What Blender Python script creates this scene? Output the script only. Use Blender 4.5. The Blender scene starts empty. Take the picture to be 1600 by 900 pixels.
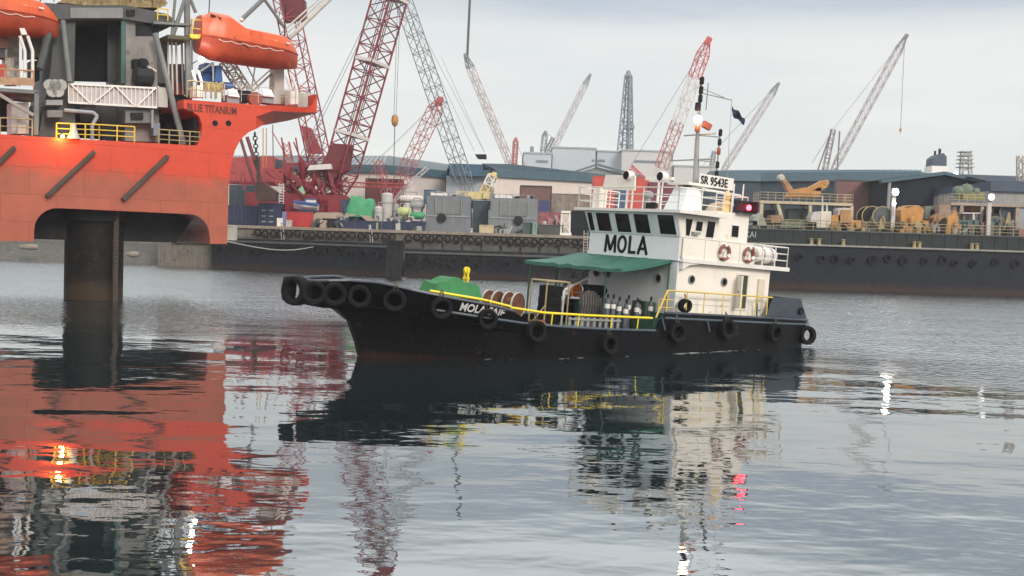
import bpy, math, random
from mathutils import Vector, Matrix, noise as mnoise
random.seed(7)
C = bpy.context.scene.collection
sc = bpy.context.scene
# ------------------------------------------------------------------ camera
F = 1700.0; EYE = Vector((0, 0, 4.8)); PITCH = math.atan(75 / 1700); ROLL = math.radians(1.8)
_f = Vector((0, math.cos(PITCH), -math.sin(PITCH))); _r0 = Vector((1, 0, 0)); _u0 = _r0.cross(_f)
_r = _r0 * math.cos(ROLL) + _u0 * math.sin(ROLL); _u = -_r0 * math.sin(ROLL) + _u0 * math.cos(ROLL)
cam = bpy.data.cameras.new('camera'); cam.sensor_width = 36; cam.lens = 36 * F / 1600; cam.clip_start = 0.5; cam.clip_end = 5000
co = bpy.data.objects.new('camera', cam); C.objects.link(co)
co.matrix_world = Matrix((( _r.x, _u.x, -_f.x, EYE.x), (_r.y, _u.y, -_f.y, EYE.y), (_r.z, _u.z, -_f.z, EYE.z), (0, 0, 0, 1)))
sc.camera = co
def ray(px, py): return _f + _r * ((px - 800) / F) - _u * ((py - 450) / F)
def at(px, py, Y):
    d = ray(px, py); return EYE + d * (Y / d.y)
# ------------------------------------------------------------------ world, sun, exposure
SUN_EL, SUN_AZ = 30, 150      # azimuth clockwise from north (+Y): the glow is behind the camera, to the right
w = bpy.data.worlds.new('World'); sc.world = w; w.use_nodes = True
nt = w.node_tree; N = nt.nodes; L = nt.links; N.clear()
def nd(t, **k):
    n = N.new(t)
    for a, b in k.items(): setattr(n, a, b)
    return n
out = nd('ShaderNodeOutputWorld'); bg = nd('ShaderNodeBackground'); bg.inputs['Strength'].default_value = 0.1
sky = nd('ShaderNodeTexSky', sky_type='NISHITA', sun_disc=False, sun_elevation=math.radians(SUN_EL), sun_rotation=math.radians(SUN_AZ))
tc = nd('ShaderNodeTexCoord'); mp = nd('ShaderNodeMapping'); mp.inputs['Scale'].default_value = (1.3, 1.3, 9)
nz = nd('ShaderNodeTexNoise'); nz.inputs['Scale'].default_value = 2.2; nz.inputs['Detail'].default_value = 5; nz.inputs['Roughness'].default_value = .55
L.new(tc.outputs['Generated'], mp.inputs[0]); L.new(mp.outputs[0], nz.inputs['Vector'])
sep = nd('ShaderNodeSeparateXYZ'); L.new(tc.outputs['Generated'], sep.inputs[0])
def mth(op, a, b=None, clamp=False):
    n = nd('ShaderNodeMath', operation=op, use_clamp=clamp)
    for i, x in enumerate((a, b)):
        if x is None: continue
        if isinstance(x, (int, float)): n.inputs[i].default_value = x
        else: L.new(x, n.inputs[i])
    return n.outputs[0]
def mrange(v, a, b, c, d):
    n = nd('ShaderNodeMapRange', interpolation_type='SMOOTHSTEP'); L.new(v, n.inputs[0])
    for i, x in enumerate((a, b, c, d)): n.inputs[i + 1].default_value = x
    return n.outputs[0]
dark = mth('MULTIPLY', mrange(mth('ADD', sep.outputs['Z'], mth('MULTIPLY', mth('SUBTRACT', nz.outputs[0], .5), .05)), .180, .218, 0, 1), mrange(nz.outputs[0], .3, .62, .55, 1))
def mixc(fac, a, b):
    n = nd('ShaderNodeMix', data_type='RGBA')
    for s, x in ((0, fac), (6, a), (7, b)):
        if isinstance(x, (int, float)): n.inputs[s].default_value = x
        elif isinstance(x, tuple): n.inputs[s].default_value = (*x, 1)
        else: L.new(x, n.inputs[s])
    return n.outputs[2]
bright = mixc(mrange(nz.outputs[0], .35, .65, 0, 1), (7.4, 7.6, 7.45), (8.3, 8.3, 8.0))
cloud = mixc(dark, bright, (4.6, 5.25, 6.1))
zen = mixc(mrange(sep.outputs['Z'], .225, .31, 0, 1), cloud, (13.2, 13.6, 13.6))
back = mixc(mrange(sep.outputs['Y'], .1, -.7, 0, 1), zen, (11.5, 11, 10.4))  # added brighter sky behind the camera to light the front faces
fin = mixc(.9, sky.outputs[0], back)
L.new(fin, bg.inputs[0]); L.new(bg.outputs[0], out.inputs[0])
sun = bpy.data.lights.new('sun', 'SUN'); sun.energy = 2.2; sun.angle = math.radians(20); sun.color = (1, .9, .8)
so = bpy.data.objects.new('sun', sun); C.objects.link(so)
sd = Vector((math.sin(math.radians(SUN_AZ)) * math.cos(math.radians(SUN_EL)), math.cos(math.radians(SUN_AZ)) * math.cos(math.radians(SUN_EL)), math.sin(math.radians(SUN_EL))))
so.rotation_euler = sd.to_track_quat('Z', 'Y').to_euler(); so.location = (60, -60, 90)
sc.view_settings.view_transform = 'Standard'; sc.view_settings.look = 'None'; sc.view_settings.exposure = .12; sc.view_settings.gamma = 1
sc.view_settings.use_curve_mapping = False
sc.cycles.volume_step_rate = 4; sc.cycles.volume_max_steps = 64; sc.cycles.max_bounces = 8; sc.cycles.volume_bounces = 3
sc.cycles.use_denoising = True; sc.cycles.caustics_reflective = False; sc.cycles.caustics_refractive = False
# ------------------------------------------------------------------ materials
MATS = {}
def M(name, rgb, rough=.6, metal=0, var=.25, rust=0, rustc=(.12, .05, .025), scale=.6, streak=.35, spec=.5):
    """painted surface: tone variation, vertical streaks and rust patches, all fixed to the object"""
    if name in MATS: return MATS[name]
    m = bpy.data.materials.new(name); m.use_nodes = True; t = m.node_tree; n = t.nodes; l = t.links
    b = n['Principled BSDF']; b.inputs['Roughness'].default_value = rough; b.inputs['Metallic'].default_value = metal; b.inputs['Specular IOR Level'].default_value = spec if max(rgb) > .04 else .12
    tcn = n.new('ShaderNodeTexCoord'); z = n.new('ShaderNodeTexNoise'); z.inputs['Scale'].default_value = scale * 2; z.inputs['Detail'].default_value = 6
    l.new(tcn.outputs['Object'], z.inputs['Vector'])
    mpn = n.new('ShaderNodeMapping'); mpn.inputs['Scale'].default_value = (5, 5, .35); l.new(tcn.outputs['Object'], mpn.inputs[0])
    z2 = n.new('ShaderNodeTexNoise'); z2.inputs['Scale'].default_value = scale * 1.5; z2.inputs['Detail'].default_value = 4; l.new(mpn.outputs[0], z2.inputs['Vector'])
    mx = n.new('ShaderNodeMix'); mx.data_type = 'FLOAT'; mx.inputs[0].default_value = streak; l.new(z.outputs[0], mx.inputs[2]); l.new(z2.outputs[0], mx.inputs[3])
    r = n.new('ShaderNodeMapRange'); r.inputs[1].default_value = .3; r.inputs[2].default_value = .7; l.new(mx.outputs[0], r.inputs[0])
    c = n.new('ShaderNodeMix'); c.data_type = 'RGBA'; l.new(r.outputs[0], c.inputs[0])
    c.inputs[6].default_value = (*[x * (1 - var) for x in rgb], 1); c.inputs[7].default_value = (*[min(x * (1 + var * .6), .95) for x in rgb], 1)
    col = c.outputs[2]
    if rust:
        z3 = n.new('ShaderNodeTexNoise'); z3.inputs['Scale'].default_value = scale * 3.1; z3.inputs['Detail'].default_value = 8; z3.inputs['Roughness'].default_value = .7
        l.new(mpn.outputs[0] if streak > .5 else tcn.outputs['Object'], z3.inputs['Vector'])
        r3 = n.new('ShaderNodeMapRange'); r3.inputs[1].default_value = .68 - .25 * rust; r3.inputs[2].default_value = .8 - .25 * rust; l.new(z3.outputs[0], r3.inputs[0])
        c3 = n.new('ShaderNodeMix'); c3.data_type = 'RGBA'; l.new(r3.outputs[0], c3.inputs[0]); l.new(col, c3.inputs[6]); c3.inputs[7].default_value = (*rustc, 1); col = c3.outputs[2]
    l.new(col, b.inputs['Base Color'])
    bp = n.new('ShaderNodeBump'); bp.inputs['Strength'].default_value = .25; bp.inputs['Distance'].default_value = .03; l.new(z.outputs[0], bp.inputs['Height']); l.new(bp.outputs[0], b.inputs['Normal'])
    MATS[name] = m; return m
def EM(name, rgb, s):
    m = bpy.data.materials.new(name); m.use_nodes = True; b = m.node_tree.nodes['Principled BSDF']
    b.inputs['Base Color'].default_value = (*rgb, 1); b.inputs['Emission Color'].default_value = (*rgb, 1); b.inputs['Emission Strength'].default_value = s; return m
def mth2(n, l, a, b):
    k = n.new('ShaderNodeMath'); k.operation = 'MULTIPLY_ADD'; l.new(a, k.inputs[0]); k.inputs[1].default_value = -.5; l.new(b, k.inputs[2]); return k.outputs[0]
def banded(name, lo, hi, z0, z1, rough=.6, rust=.3, var=.2, plate=2.4, wear=(.07, .05, .04)):
    """paint that changes along the height of the hull: faded or rusty below, fresh above"""
    m = M(name, hi, rough, var=var, rust=rust); n = m.node_tree.nodes; l = m.node_tree.links
    b = n['Principled BSDF']; src = b.inputs['Base Color'].links[0].from_socket
    tcn = n.new('ShaderNodeTexCoord'); s = n.new('ShaderNodeSeparateXYZ'); l.new(tcn.outputs['Object'], s.inputs[0])
    z = n.new('ShaderNodeTexNoise'); z.inputs['Scale'].default_value = .9; z.inputs['Detail'].default_value = 6; l.new(tcn.outputs['Object'], z.inputs['Vector'])
    a = n.new('ShaderNodeMath'); a.operation = 'MULTIPLY_ADD'; l.new(z.outputs[0], a.inputs[0]); a.inputs[1].default_value = (z1 - z0) * 1.6; l.new(s.outputs['Z'], a.inputs[2])
    r = n.new('ShaderNodeMapRange'); o = (z1 - z0) * .8; r.inputs[1].default_value = z0 + o; r.inputs[2].default_value = z1 + o; l.new(a.outputs[0], r.inputs[0])
    c = n.new('ShaderNodeMix'); c.data_type = 'RGBA'; l.new(r.outputs[0], c.inputs[0]); l.new(src, c.inputs[7])
    c2 = n.new('ShaderNodeMix'); c2.data_type = 'RGBA'; l.new(z.outputs[0], c2.inputs[0]); c2.inputs[6].default_value = (*[x * .7 for x in lo], 1); c2.inputs[7].default_value = (*[x * 1.25 for x in lo], 1)
    l.new(c2.outputs[2], c.inputs[6])
    cb = n.new('ShaderNodeCombineXYZ'); l.new(s.outputs['X'], cb.inputs[0]); l.new(s.outputs['Z'], cb.inputs[1])
    br = n.new('ShaderNodeTexBrick'); br.inputs['Scale'].default_value = 1; br.inputs['Brick Width'].default_value = plate; br.inputs['Row Height'].default_value = plate * .52; br.inputs['Mortar Size'].default_value = .02; br.inputs['Mortar Smooth'].default_value = .6
    br.inputs['Color1'].default_value = (1, 1, 1, 1); br.inputs['Color2'].default_value = (.82, .82, .82, 1); br.inputs['Mortar'].default_value = (.5, .48, .46, 1); l.new(cb.outputs[0], br.inputs['Vector'])
    mu = n.new('ShaderNodeMix'); mu.data_type = 'RGBA'; mu.blend_type = 'MULTIPLY'; mu.inputs[0].default_value = .5; l.new(c.outputs[2], mu.inputs[6]); l.new(br.outputs['Color'], mu.inputs[7])
    wz = n.new('ShaderNodeTexNoise'); wz.inputs['Scale'].default_value = 2.4; wz.inputs['Detail'].default_value = 9; wz.inputs['Roughness'].default_value = .75; mq = n.new('ShaderNodeMapping'); mq.inputs['Scale'].default_value = (3.2, 3.2, .5); l.new(tcn.outputs['Object'], mq.inputs[0]); l.new(mq.outputs[0], wz.inputs['Vector'])
    r5 = n.new('ShaderNodeMapRange'); r5.inputs[1].default_value = .57; r5.inputs[2].default_value = .74; l.new(wz.outputs[0], r5.inputs[0])
    c5 = n.new('ShaderNodeMix'); c5.data_type = 'RGBA'; l.new(r5.outputs[0], c5.inputs[0]); l.new(mu.outputs[2], c5.inputs[6]); c5.inputs[7].default_value = (*wear, 1); l.new(c5.outputs[2], b.inputs['Base Color'])
    bw2 = n.new('ShaderNodeBump'); bw2.inputs['Strength'].default_value = .6; bw2.inputs['Distance'].default_value = .04; l.new(mth2(n, l, br.outputs['Fac'], z.outputs[0]), bw2.inputs['Height']); l.new(bw2.outputs[0], b.inputs['Normal']); return m
white = M('white_paint', (.74, .72, .68), .45, var=.08, rust=.22, rustc=(.38, .22, .12))
cream = M('cream_sunlit_paint', (.82, .775, .70), .45, var=.08, rust=.25, rustc=(.36, .22, .12))  # warm light on the port walls is put into this cream
coolw = M('front_shaded_white', (.70, .75, .78), .45, var=.07, rust=.2, rustc=(.40, .30, .2))  # cool shade of the front walls is put into this white
glass = M('dark_glass', (.012, .012, .014), .08, var=.3)
rubber = M('rubber', (.010, .010, .011), .75, var=.5, scale=3, rust=.35, rustc=(.028, .027, .025))
black = M('black_paint', (.014, .016, .02), .5, var=.5, rust=.2, rustc=(.05, .03, .02))
navyhull = M('dark_hull_paint', (.022, .030, .042), .45, var=.4, rust=.25, rustc=(.055, .035, .028))
yellow = M('yellow_rail', (.72, .52, .10), .5, var=.15, rust=.2)
byellow = M('bright_yellow', (.85, .66, .02), .5, var=.1)
greent = M('green_tarp', (.025, .175, .055), .7, var=.3)
awn = M('awning_green', (.03, .135, .10), .65, var=.25)
dgreen = M('dark_green_paint', (.02, .07, .05), .5, var=.3)
grey = M('grey_paint', (.16, .17, .17), .6, var=.25, rust=.3)
dgrey = M('dark_grey_paint', (.055, .06, .06), .6, var=.35, rust=.3)
lgrey = M('light_grey_paint', (.27, .28, .29), .6, var=.2, rust=.3)
pale = M('pale_paint', (.44, .42, .385), .6, var=.15, rust=.35, rustc=(.25, .15, .1))
darkm = M('dark_machinery', (.02, .02, .022), .6, var=.5, rust=.3)
rigred = M('rig_orange_red', (.72, .06, .022), .5, var=.12)
boatorange = M('lifeboat_orange', (.66, .10, .022), .35, var=.12, scale=.9, rust=.15, rustc=(.35, .06, .02))
boatunder = M('lifeboat_lower', (.40, .055, .02), .5, var=.3, rust=.3, rustc=(.12, .04, .02))
cred = M('crane_red', (.19, .009, .02), .5, var=.25, rust=.1)
cred2 = M('crane_maroon', (.12, .008, .015), .55, var=.3)
cpink = M('crane_red_hazed', (.42, .16, .15), .6, var=.2)  # distance haze is put into this paler red
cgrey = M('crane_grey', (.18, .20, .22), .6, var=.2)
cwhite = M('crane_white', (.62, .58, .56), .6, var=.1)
blue = M('blue_paint', (.02, .09, .28), .5, var=.3)
navy = M('navy_paint', (.014, .022, .065), .6, var=.3, rust=.3)
orangem = M('orange_machinery', (.46, .22, .055), .6, var=.3, rust=.3)
ochre = M('ochre_paint', (.34, .27, .14), .6, var=.25, rust=.4)
concrete = M('quay_concrete', (.15, .135, .115), .9, var=.45, rust=.5, rustc=(.05, .045, .04), scale=.5, streak=.5)
earth = M('yard_ground', (.16, .15, .13), .9, var=.3)
rock = M('shore_rock', (.10, .095, .085), .9, var=.5, scale=1.2)
wallw = M('shed_wall', (.62, .56, .52), .8, var=.1, rust=.2, rustc=(.35, .3, .27), streak=.7)
wallb = M('shed_wall_pale_blue', (.42, .48, .52), .8, var=.1)
teal = M('shed_fascia', (.045, .10, .135), .6, var=.2)
tealr = M('shed_roof', (.23, .26, .265), .7, var=.2, streak=.6)
bluewall = M('shed_dark_wall', (.04, .065, .09), .8, var=.25)
maroon = M('shed_door', (.12, .035, .035), .8, var=.3, streak=.7)
brownd = M('brown_door', (.16, .09, .08), .8, var=.25, streak=.6)
redp = M('red_paint', (.42, .03, .03), .5, var=.2)
skin_or = M('orange_cloth', (.8, .22, .04), .8, var=.2)
glow_w = EM('lamp_white', (1, .93, .82), 60); glow_o = EM('lamp_sodium', (1, .55, .12), 40); glow_r = EM('lamp_red', (1, .04, .06), 14); glow_m = EM('lamp_mast', (1, .62, .33), 45)
# ------------------------------------------------------------------ mesh helpers
class MB:
    def __init__(s, org=None): s.v = []; s.f = []; s.o = Vector(org) if org is not None else Vector((0, 0, 0))
    def add(s, vs, fs):
        b = len(s.v); s.v += [Vector(p) - s.o for p in vs]; s.f += [[b + i for i in f] for f in fs]; return s
    def hexa(s, p):   # 8 points: bottom ring 0-3, top ring 4-7
        return s.add(p, [(0, 3, 2, 1), (4, 5, 6, 7), (0, 1, 5, 4), (1, 2, 6, 5), (2, 3, 7, 6), (3, 0, 4, 7)])
    def box(s, a, b):
        x0, y0, z0 = [min(p, q) for p, q in zip(a, b)]; x1, y1, z1 = [max(p, q) for p, q in zip(a, b)]
        return s.hexa([(x0, y0, z0), (x1, y0, z0), (x1, y1, z0), (x0, y1, z0), (x0, y0, z1), (x1, y0, z1), (x1, y1, z1), (x0, y1, z1)])
    def tube(s, p, q, r, n=6, r2=None, cap=True):
        p = Vector(p); q = Vector(q); d = q - p
        if d.length < 1e-6: return s
        a = d.orthogonal().normalized(); b = d.normalized().cross(a); r2 = r if r2 is None else r2
        vs = [p + (a * math.cos(t) + b * math.sin(t)) * r for t in [2 * math.pi * i / n for i in range(n)]] + [q + (a * math.cos(t) + b * math.sin(t)) * r2 for t in [2 * math.pi * i / n for i in range(n)]]
        fs = [(i, (i + 1) % n, n + (i + 1) % n, n + i) for i in range(n)]
        if cap: fs += [tuple(range(n - 1, -1, -1)), tuple(range(n, 2 * n))]
        return s.add(vs, fs)
    def path(s, pts, r, n=6):
        for a, b in zip(pts, pts[1:]): s.tube(a, b, r, n)
        return s
    def beam(s, p, q, w, h, up=(0, 0, 1)):
        p = Vector(p); q = Vector(q); d = (q - p).normalized(); u = Vector(up)
        a = d.cross(u)
        if a.length < 1e-3: a = d.cross(Vector((0, 1, 0)))
        a.normalize(); b = a.cross(d).normalized()
        c = [(-1, -1), (1, -1), (1, 1), (-1, 1)]
        return s.hexa([p + a * x * w / 2 + b * y * h / 2 for x, y in c] + [q + a * x * w / 2 + b * y * h / 2 for x, y in c])
    def prism(s, pts, vec):
        n = len(pts); v = Vector(vec); vs = [Vector(p) for p in pts] + [Vector(p) + v for p in pts]
        return s.add(vs, [tuple(range(n)), tuple(range(2 * n - 1, n - 1, -1))] + [(i, n + i, n + (i + 1) % n, (i + 1) % n) for i in range(n)])
    def lathe(s, prof, n=20, c=(0, 0, 0), ax='z', closed=False):
        c = Vector(c); vs = []
        for r, h in prof:
            for i in range(n):
                t = 2 * math.pi * i / n; x, y = r * math.cos(t), r * math.sin(t)
                vs.append(c + (Vector((x, y, h)) if ax == 'z' else Vector((x, h, y)) if ax == 'y' else Vector((h, x, y))))
        k = len(prof); fs = []
        for j in range(k if closed else k - 1):
            j2 = (j + 1) % k
            for i in range(n): fs.append((j * n + i, j * n + (i + 1) % n, j2 * n + (i + 1) % n, j2 * n + i))
        if not closed: fs += [tuple(range(n - 1, -1, -1)), tuple(range((k - 1) * n, k * n))]
        return s.add(vs, fs)
    def grid(s, rows):
        n = len(rows[0]); vs = [p for r in rows for p in r]
        return s.add(vs, [(j * n + i, j * n + i + 1, (j + 1) * n + i + 1, (j + 1) * n + i) for j in range(len(rows) - 1) for i in range(n - 1)])
    def lattice(s, P, Q, w0, w1, n, rc, rb, side=(0, 1, 0), faces=4, depth=1.0, ends=True):
        P = Vector(P); Q = Vector(Q); d = (Q - P).normalized(); a = d.cross(Vector(side)).normalized(); b = a.cross(d).normalized()
        rows = []
        for k in range(n + 1):
            t = k / n; c = P.lerp(Q, t); e = w0 + (w1 - w0) * t
            rows.append([c + a * x * e / 2 + b * y * e / 2 * depth for x, y in ((-1, -1), (1, -1), (1, 1), (-1, 1))])
        for i in range(4): s.tube(rows[0][i], rows[-1][i], rc, 5, cap=False)
        for k in range(n):
            for i in range(faces):
                j = (i + 1) % 4
                p, q = (rows[k][i], rows[k + 1][j]) if k % 2 else (rows[k][j], rows[k + 1][i])
                s.tube(p, q, rb, 4, cap=False)
                if k % 2 == 0: s.tube(rows[k][i], rows[k][j], rb, 4, cap=False)
        return s
    def build(s, name, mat, parent=None, smooth=False, sharp=35, label=None):
        me = bpy.data.meshes.new(name); me.from_pydata([tuple(p) for p in s.v], [], s.f); me.validate(); me.update()
        me.materials.append(mat)
        import bmesh
        bm = bmesh.new(); bm.from_mesh(me); bmesh.ops.recalc_face_normals(bm, faces=bm.faces); bm.to_mesh(me); bm.free()
        if smooth:
            for p in me.polygons: p.use_smooth = True
            me.set_sharp_from_angle(angle=math.radians(sharp))
        o = bpy.data.objects.new(name, me); C.objects.link(o)
        if parent: o.parent = parent
        if label: o['label'] = label
        return o
def tag(o, label, cat, group=None, kind=None):
    o['label'] = label; o['category'] = cat
    if group: o['group'] = group
    if kind: o['kind'] = kind
    return o
def thing(name, label, cat, loc=(0, 0, 0), rot=(0, 0, 0), group=None):
    o = bpy.data.objects.new(name, None); o.empty_display_size = .3; C.objects.link(o); o.location = loc; o.rotation_euler = rot
    return tag(o, label, cat, group)
def struct(o): o['kind'] = 'structure'; return o
def dup(root, loc, rot=None, label=None, group=None):
    r = root.copy(); C.objects.link(r); r.location = loc
    if rot is not None: r.rotation_euler = rot
    if label: r['label'] = label
    if group: r['group'] = group
    for ch in list(root.children):
        c = ch.copy(); C.objects.link(c); c.parent = r
        for g in list(ch.children):
            d = g.copy(); C.objects.link(d); d.parent = c
    return r
def text(body, mat, size, loc, rotm, parent, sx=1.0, name='lettering', ext=.01, bold=0, align='LEFT'):
    cu = bpy.data.curves.new(name, 'FONT'); cu.body = body; cu.size = size; cu.extrude = ext; cu.offset = bold; cu.align_x = align; cu.resolution_u = 3
    tmp = bpy.data.objects.new('tmp', cu); C.objects.link(tmp); bpy.context.view_layer.update()
    me = bpy.data.meshes.new_from_object(tmp.evaluated_get(bpy.context.evaluated_depsgraph_get())); bpy.data.objects.remove(tmp)
    me.materials.clear(); me.materials.append(mat); o = bpy.data.objects.new(name, me); C.objects.link(o); o.parent = parent
    o.matrix_local = Matrix.Translation(loc) @ rotm.to_4x4() @ Matrix.Diagonal((sx, 1, 1, 1)); return o
def axes(x, y, z): return Matrix((x, y, z)).transposed()
# ------------------------------------------------------------------ water, land
def water_mat():
    m = bpy.data.materials.new('harbour_water'); m.use_nodes = True; n = m.node_tree.nodes; l = m.node_tree.links; b = n['Principled BSDF']
    b.inputs['Base Color'].default_value = (.014, .022, .024, 1); b.inputs['Roughness'].default_value = .02; b.inputs['IOR'].default_value = 1.9
    g = n.new('ShaderNodeNewGeometry')
    def nz_(sc_, stretch, det, rot):
        mp_ = n.new('ShaderNodeMapping'); mp_.inputs['Scale'].default_value = (sc_, sc_ * stretch, 1); mp_.inputs['Rotation'].default_value = (0, 0, rot); l.new(g.outputs['Position'], mp_.inputs[0])
        t = n.new('ShaderNodeTexNoise'); t.inputs['Scale'].default_value = 1; t.inputs['Detail'].default_value = det; t.inputs['Roughness'].default_value = .45; l.new(mp_.outputs[0], t.inputs['Vector']); return t.outputs[0]
    def mm(op, a, c):
        k = n.new('ShaderNodeMath'); k.operation = op
        for i, x in enumerate((a, c)):
            if isinstance(x, (int, float)): k.inputs[i].default_value = x
            else: l.new(x, k.inputs[i])
        return k.outputs[0]
    swell = mm('MULTIPLY', nz_(.16, 1.8, 1, .25), SWELL)
    mid = mm('MULTIPLY', nz_(.7, 1.9, 2, -.15), MIDW)
    fine = mm('MULTIPLY', nz_(2.6, 1.5, 2, .4), FINEW)
    patch = n.new('ShaderNodeMapRange'); l.new(nz_(.035, 2.2, 2, .1), patch.inputs[0]); patch.inputs[1].default_value = .4; patch.inputs[2].default_value = .62; patch.inputs[3].default_value = .3; patch.inputs[4].default_value = 1
    sp = n.new('ShaderNodeSeparateXYZ'); l.new(g.outputs['Position'], sp.inputs[0])
    fr_ = n.new('ShaderNodeMapRange'); fr_.interpolation_type = 'SMOOTHSTEP'; l.new(mm('ADD', mm('ADD', sp.outputs['Y'], mm('MULTIPLY', mm('MAXIMUM', mm('SUBTRACT', sp.outputs['X'], 9), 0), 1.7)), mm('MULTIPLY', nz_(.05, 2, 2, 0), 26)), fr_.inputs[0]); fr_.inputs[1].default_value = 57; fr_.inputs[2].default_value = 90
    ruff = mm('MULTIPLY', mm('MULTIPLY', nz_(2.4, 1.3, 3, .2), .15), fr_.outputs[0])
    l.new(mm('ADD', mm('MULTIPLY', fr_.outputs[0], .10), .015), b.inputs['Roughness'])
    tot = mm('ADD', ruff, mm('ADD', swell, mm('MULTIPLY', mm('ADD', mid, fine), patch.outputs[0])))
    bp = n.new('ShaderNodeBump'); bp.inputs['Strength'].default_value = 1; bp.inputs['Distance'].default_value = 1; l.new(tot, bp.inputs['Height']); l.new(bp.outputs[0], b.inputs['Normal'])
    gl = n.new('ShaderNodeBsdfGlossy'); gl.inputs['Color'].default_value = (.88, .92, .94, 1); l.new(bp.outputs[0], gl.inputs['Normal']); l.new(b.inputs['Roughness'].links[0].from_socket, gl.inputs['Roughness'])
    ms = n.new('ShaderNodeMixShader'); l.new(mm('ADD', mm('MULTIPLY', fr_.outputs[0], .4), .25), ms.inputs[0]); l.new(b.outputs[0], ms.inputs[1]); l.new(gl.outputs[0], ms.inputs[2]); l.new(ms.outputs[0], n['Material Output'].inputs['Surface'])
    return m
SWELL, MIDW, FINEW = .08, .020, .0032
struct(MB().grid([[(-470 + 47 * i, -60 + 75 * j, 0) for i in range(21)] for j in range(11)]).build('water', water_mat()))
land = MB().box((-470, 150, -1), (24, 690, 5.55)); land.box((24, 158, -1), (470, 690, 5.5)); struct(land.build('ground', earth))
# quay with its coping and the row of tyre fenders
q = MB(); q.box((-46, 141, -1), (24, 149.9, 5.25)); struct(q.build('quay_wall', concrete))
q = MB()
for i in range(28): q.box((-46 + i * 2.5, 140.7, 5.25), (-46 + i * 2.5 + 2.47, 149.9, 5.62))
struct(q.build('quay_coping', M('coping', (.26, .22, .18), .9, var=.3, rust=.4)))
q = MB()
for i in range(26): q.box((-44 + i * 2.5, 140.55, 3.1), (-44 + i * 2.5 + 2.2, 141.1, 4.15))
struct(q.build('quay_edge', M('quay_panels', (.085, .085, .078), .9, var=.4, rust=.3)))
def tyre_mesh(R=.52, r=.17, n=20):
    prof = [(R - .02, -r), (R, -r * .5), (R, r * .5), (R - .02, r), (R * .72, r * 1.05), (R * .58, r * .8), (R * .56, r * .4), (R * .8, 0), (R * .56, -r * .4), (R * .58, -r * .8), (R * .72, -r * 1.05)]
    return MB().lathe(prof, n, ax='y', closed=True)
qt = tyre_mesh(.5, .16).build('tyre', rubber, smooth=True, sharp=50); tag(qt, 'worn black tyre hanging in the long row along the quay edge', 'tyre', 'tyre fenders along the quay edge'); qt.location = (-33, 140.35, 4.7)
for i in range(1, 52):
    x = -33 + i * 1.02 + random.uniform(-.12, .12)
    if -15.2 < x < -14.2: continue
    t = qt.copy(); C.objects.link(t); t.location = (x, 140.35, 4.68 + random.uniform(-.12, .1)); t.rotation_euler = (0, random.random(), random.uniform(-.15, .15))
# rocky shore seen under the rig
def shore(y, x0, x1, h, nm, mt):
    mb = MB(); rows = []
    for j in range(7):
        row = []
        for i in range(61):
            x = x0 + (x1 - x0) * i / 60; t = j / 6
            row.append((x, y + t * 9 + mnoise.noise(Vector((x * .5, j, 3))) * .8, -.3 + h * t ** .7 + mnoise.noise(Vector((x * .7, j * 1.3, 8))) * .45 * (1 if j else 0)))
        rows.append(row)
    return struct(mb.grid(rows).build(nm, mt, smooth=False))
shore(143, -160, -46.5, 3.6, 'shore', rock)
struct(MB().box((-160, 152.5, -1), (-46.1, 154, 3.8)).build('shore_ground', M('shore_soil', (.13, .11, .08), .95, var=.4)))
# ------------------------------------------------------------------ generic yard builders
def px_box(name, label, cat, x0, y0, x1, y1, Y, dep, mat, group=None, ribs=0, zb=None, roof=None, extra=None):
    """a container, tank block or deck house between two picture corners standing at distance Y; ribs = pressed panels"""
    a = at(x0, y1, Y); b = at(x1, y0, Y); zb_ = a.z if zb is None else zb
    org = Vector(((a.x + b.x) / 2, Y + dep / 2, zb_)); r = thing(name, label, cat, org, group=group); hw = (b.x - a.x) / 2; h = b.z - zb_
    mb = MB().box((-hw, -dep / 2, 0), (hw, dep / 2, h))
    mb.build('body', mat, r)
    if ribs:
        rb = MB(); n = max(3, int(2 * hw / ribs))
        for i in range(n):
            x = -hw + (i + .25) * 2 * hw / n; rb.box((x, -dep / 2 - .06, h * .07), (x + hw / n, -dep / 2 + .01, h * .93))
        rb.build('ribbed_side', mat, r)
    fr = MB()
    for x in (-hw, hw - .12):
        fr.box((x - .02, -dep / 2 - .09, -.01), (x + .14, -dep / 2 + .05, h + .03))
    for z in (0, h - .1): fr.box((-hw + .13, -dep / 2 - .085, z), (hw - .13, -dep / 2 + .04, z + .12))
    fr.build('frame', roof or mat, r)
    if extra: extra(r, hw, dep, h)
    return r
def rail_mb(mb, pts, h=1.0, step=1.4, r=.03, mids=(.5,), n=5):
    for a, b in zip(pts, pts[1:]):
        a = Vector(a); b = Vector(b); k = max(1, round((b - a).length / step)); up = Vector((0, 0, h))
        mb.tube(a + up, b + up, r, n)
        for m_ in mids: mb.tube(a + up * m_, b + up * m_, r * .8, n)
        for i in range(k + 1): p = a.lerp(b, i / k); mb.tube(p, p + up, r, n)
    return mb
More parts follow.
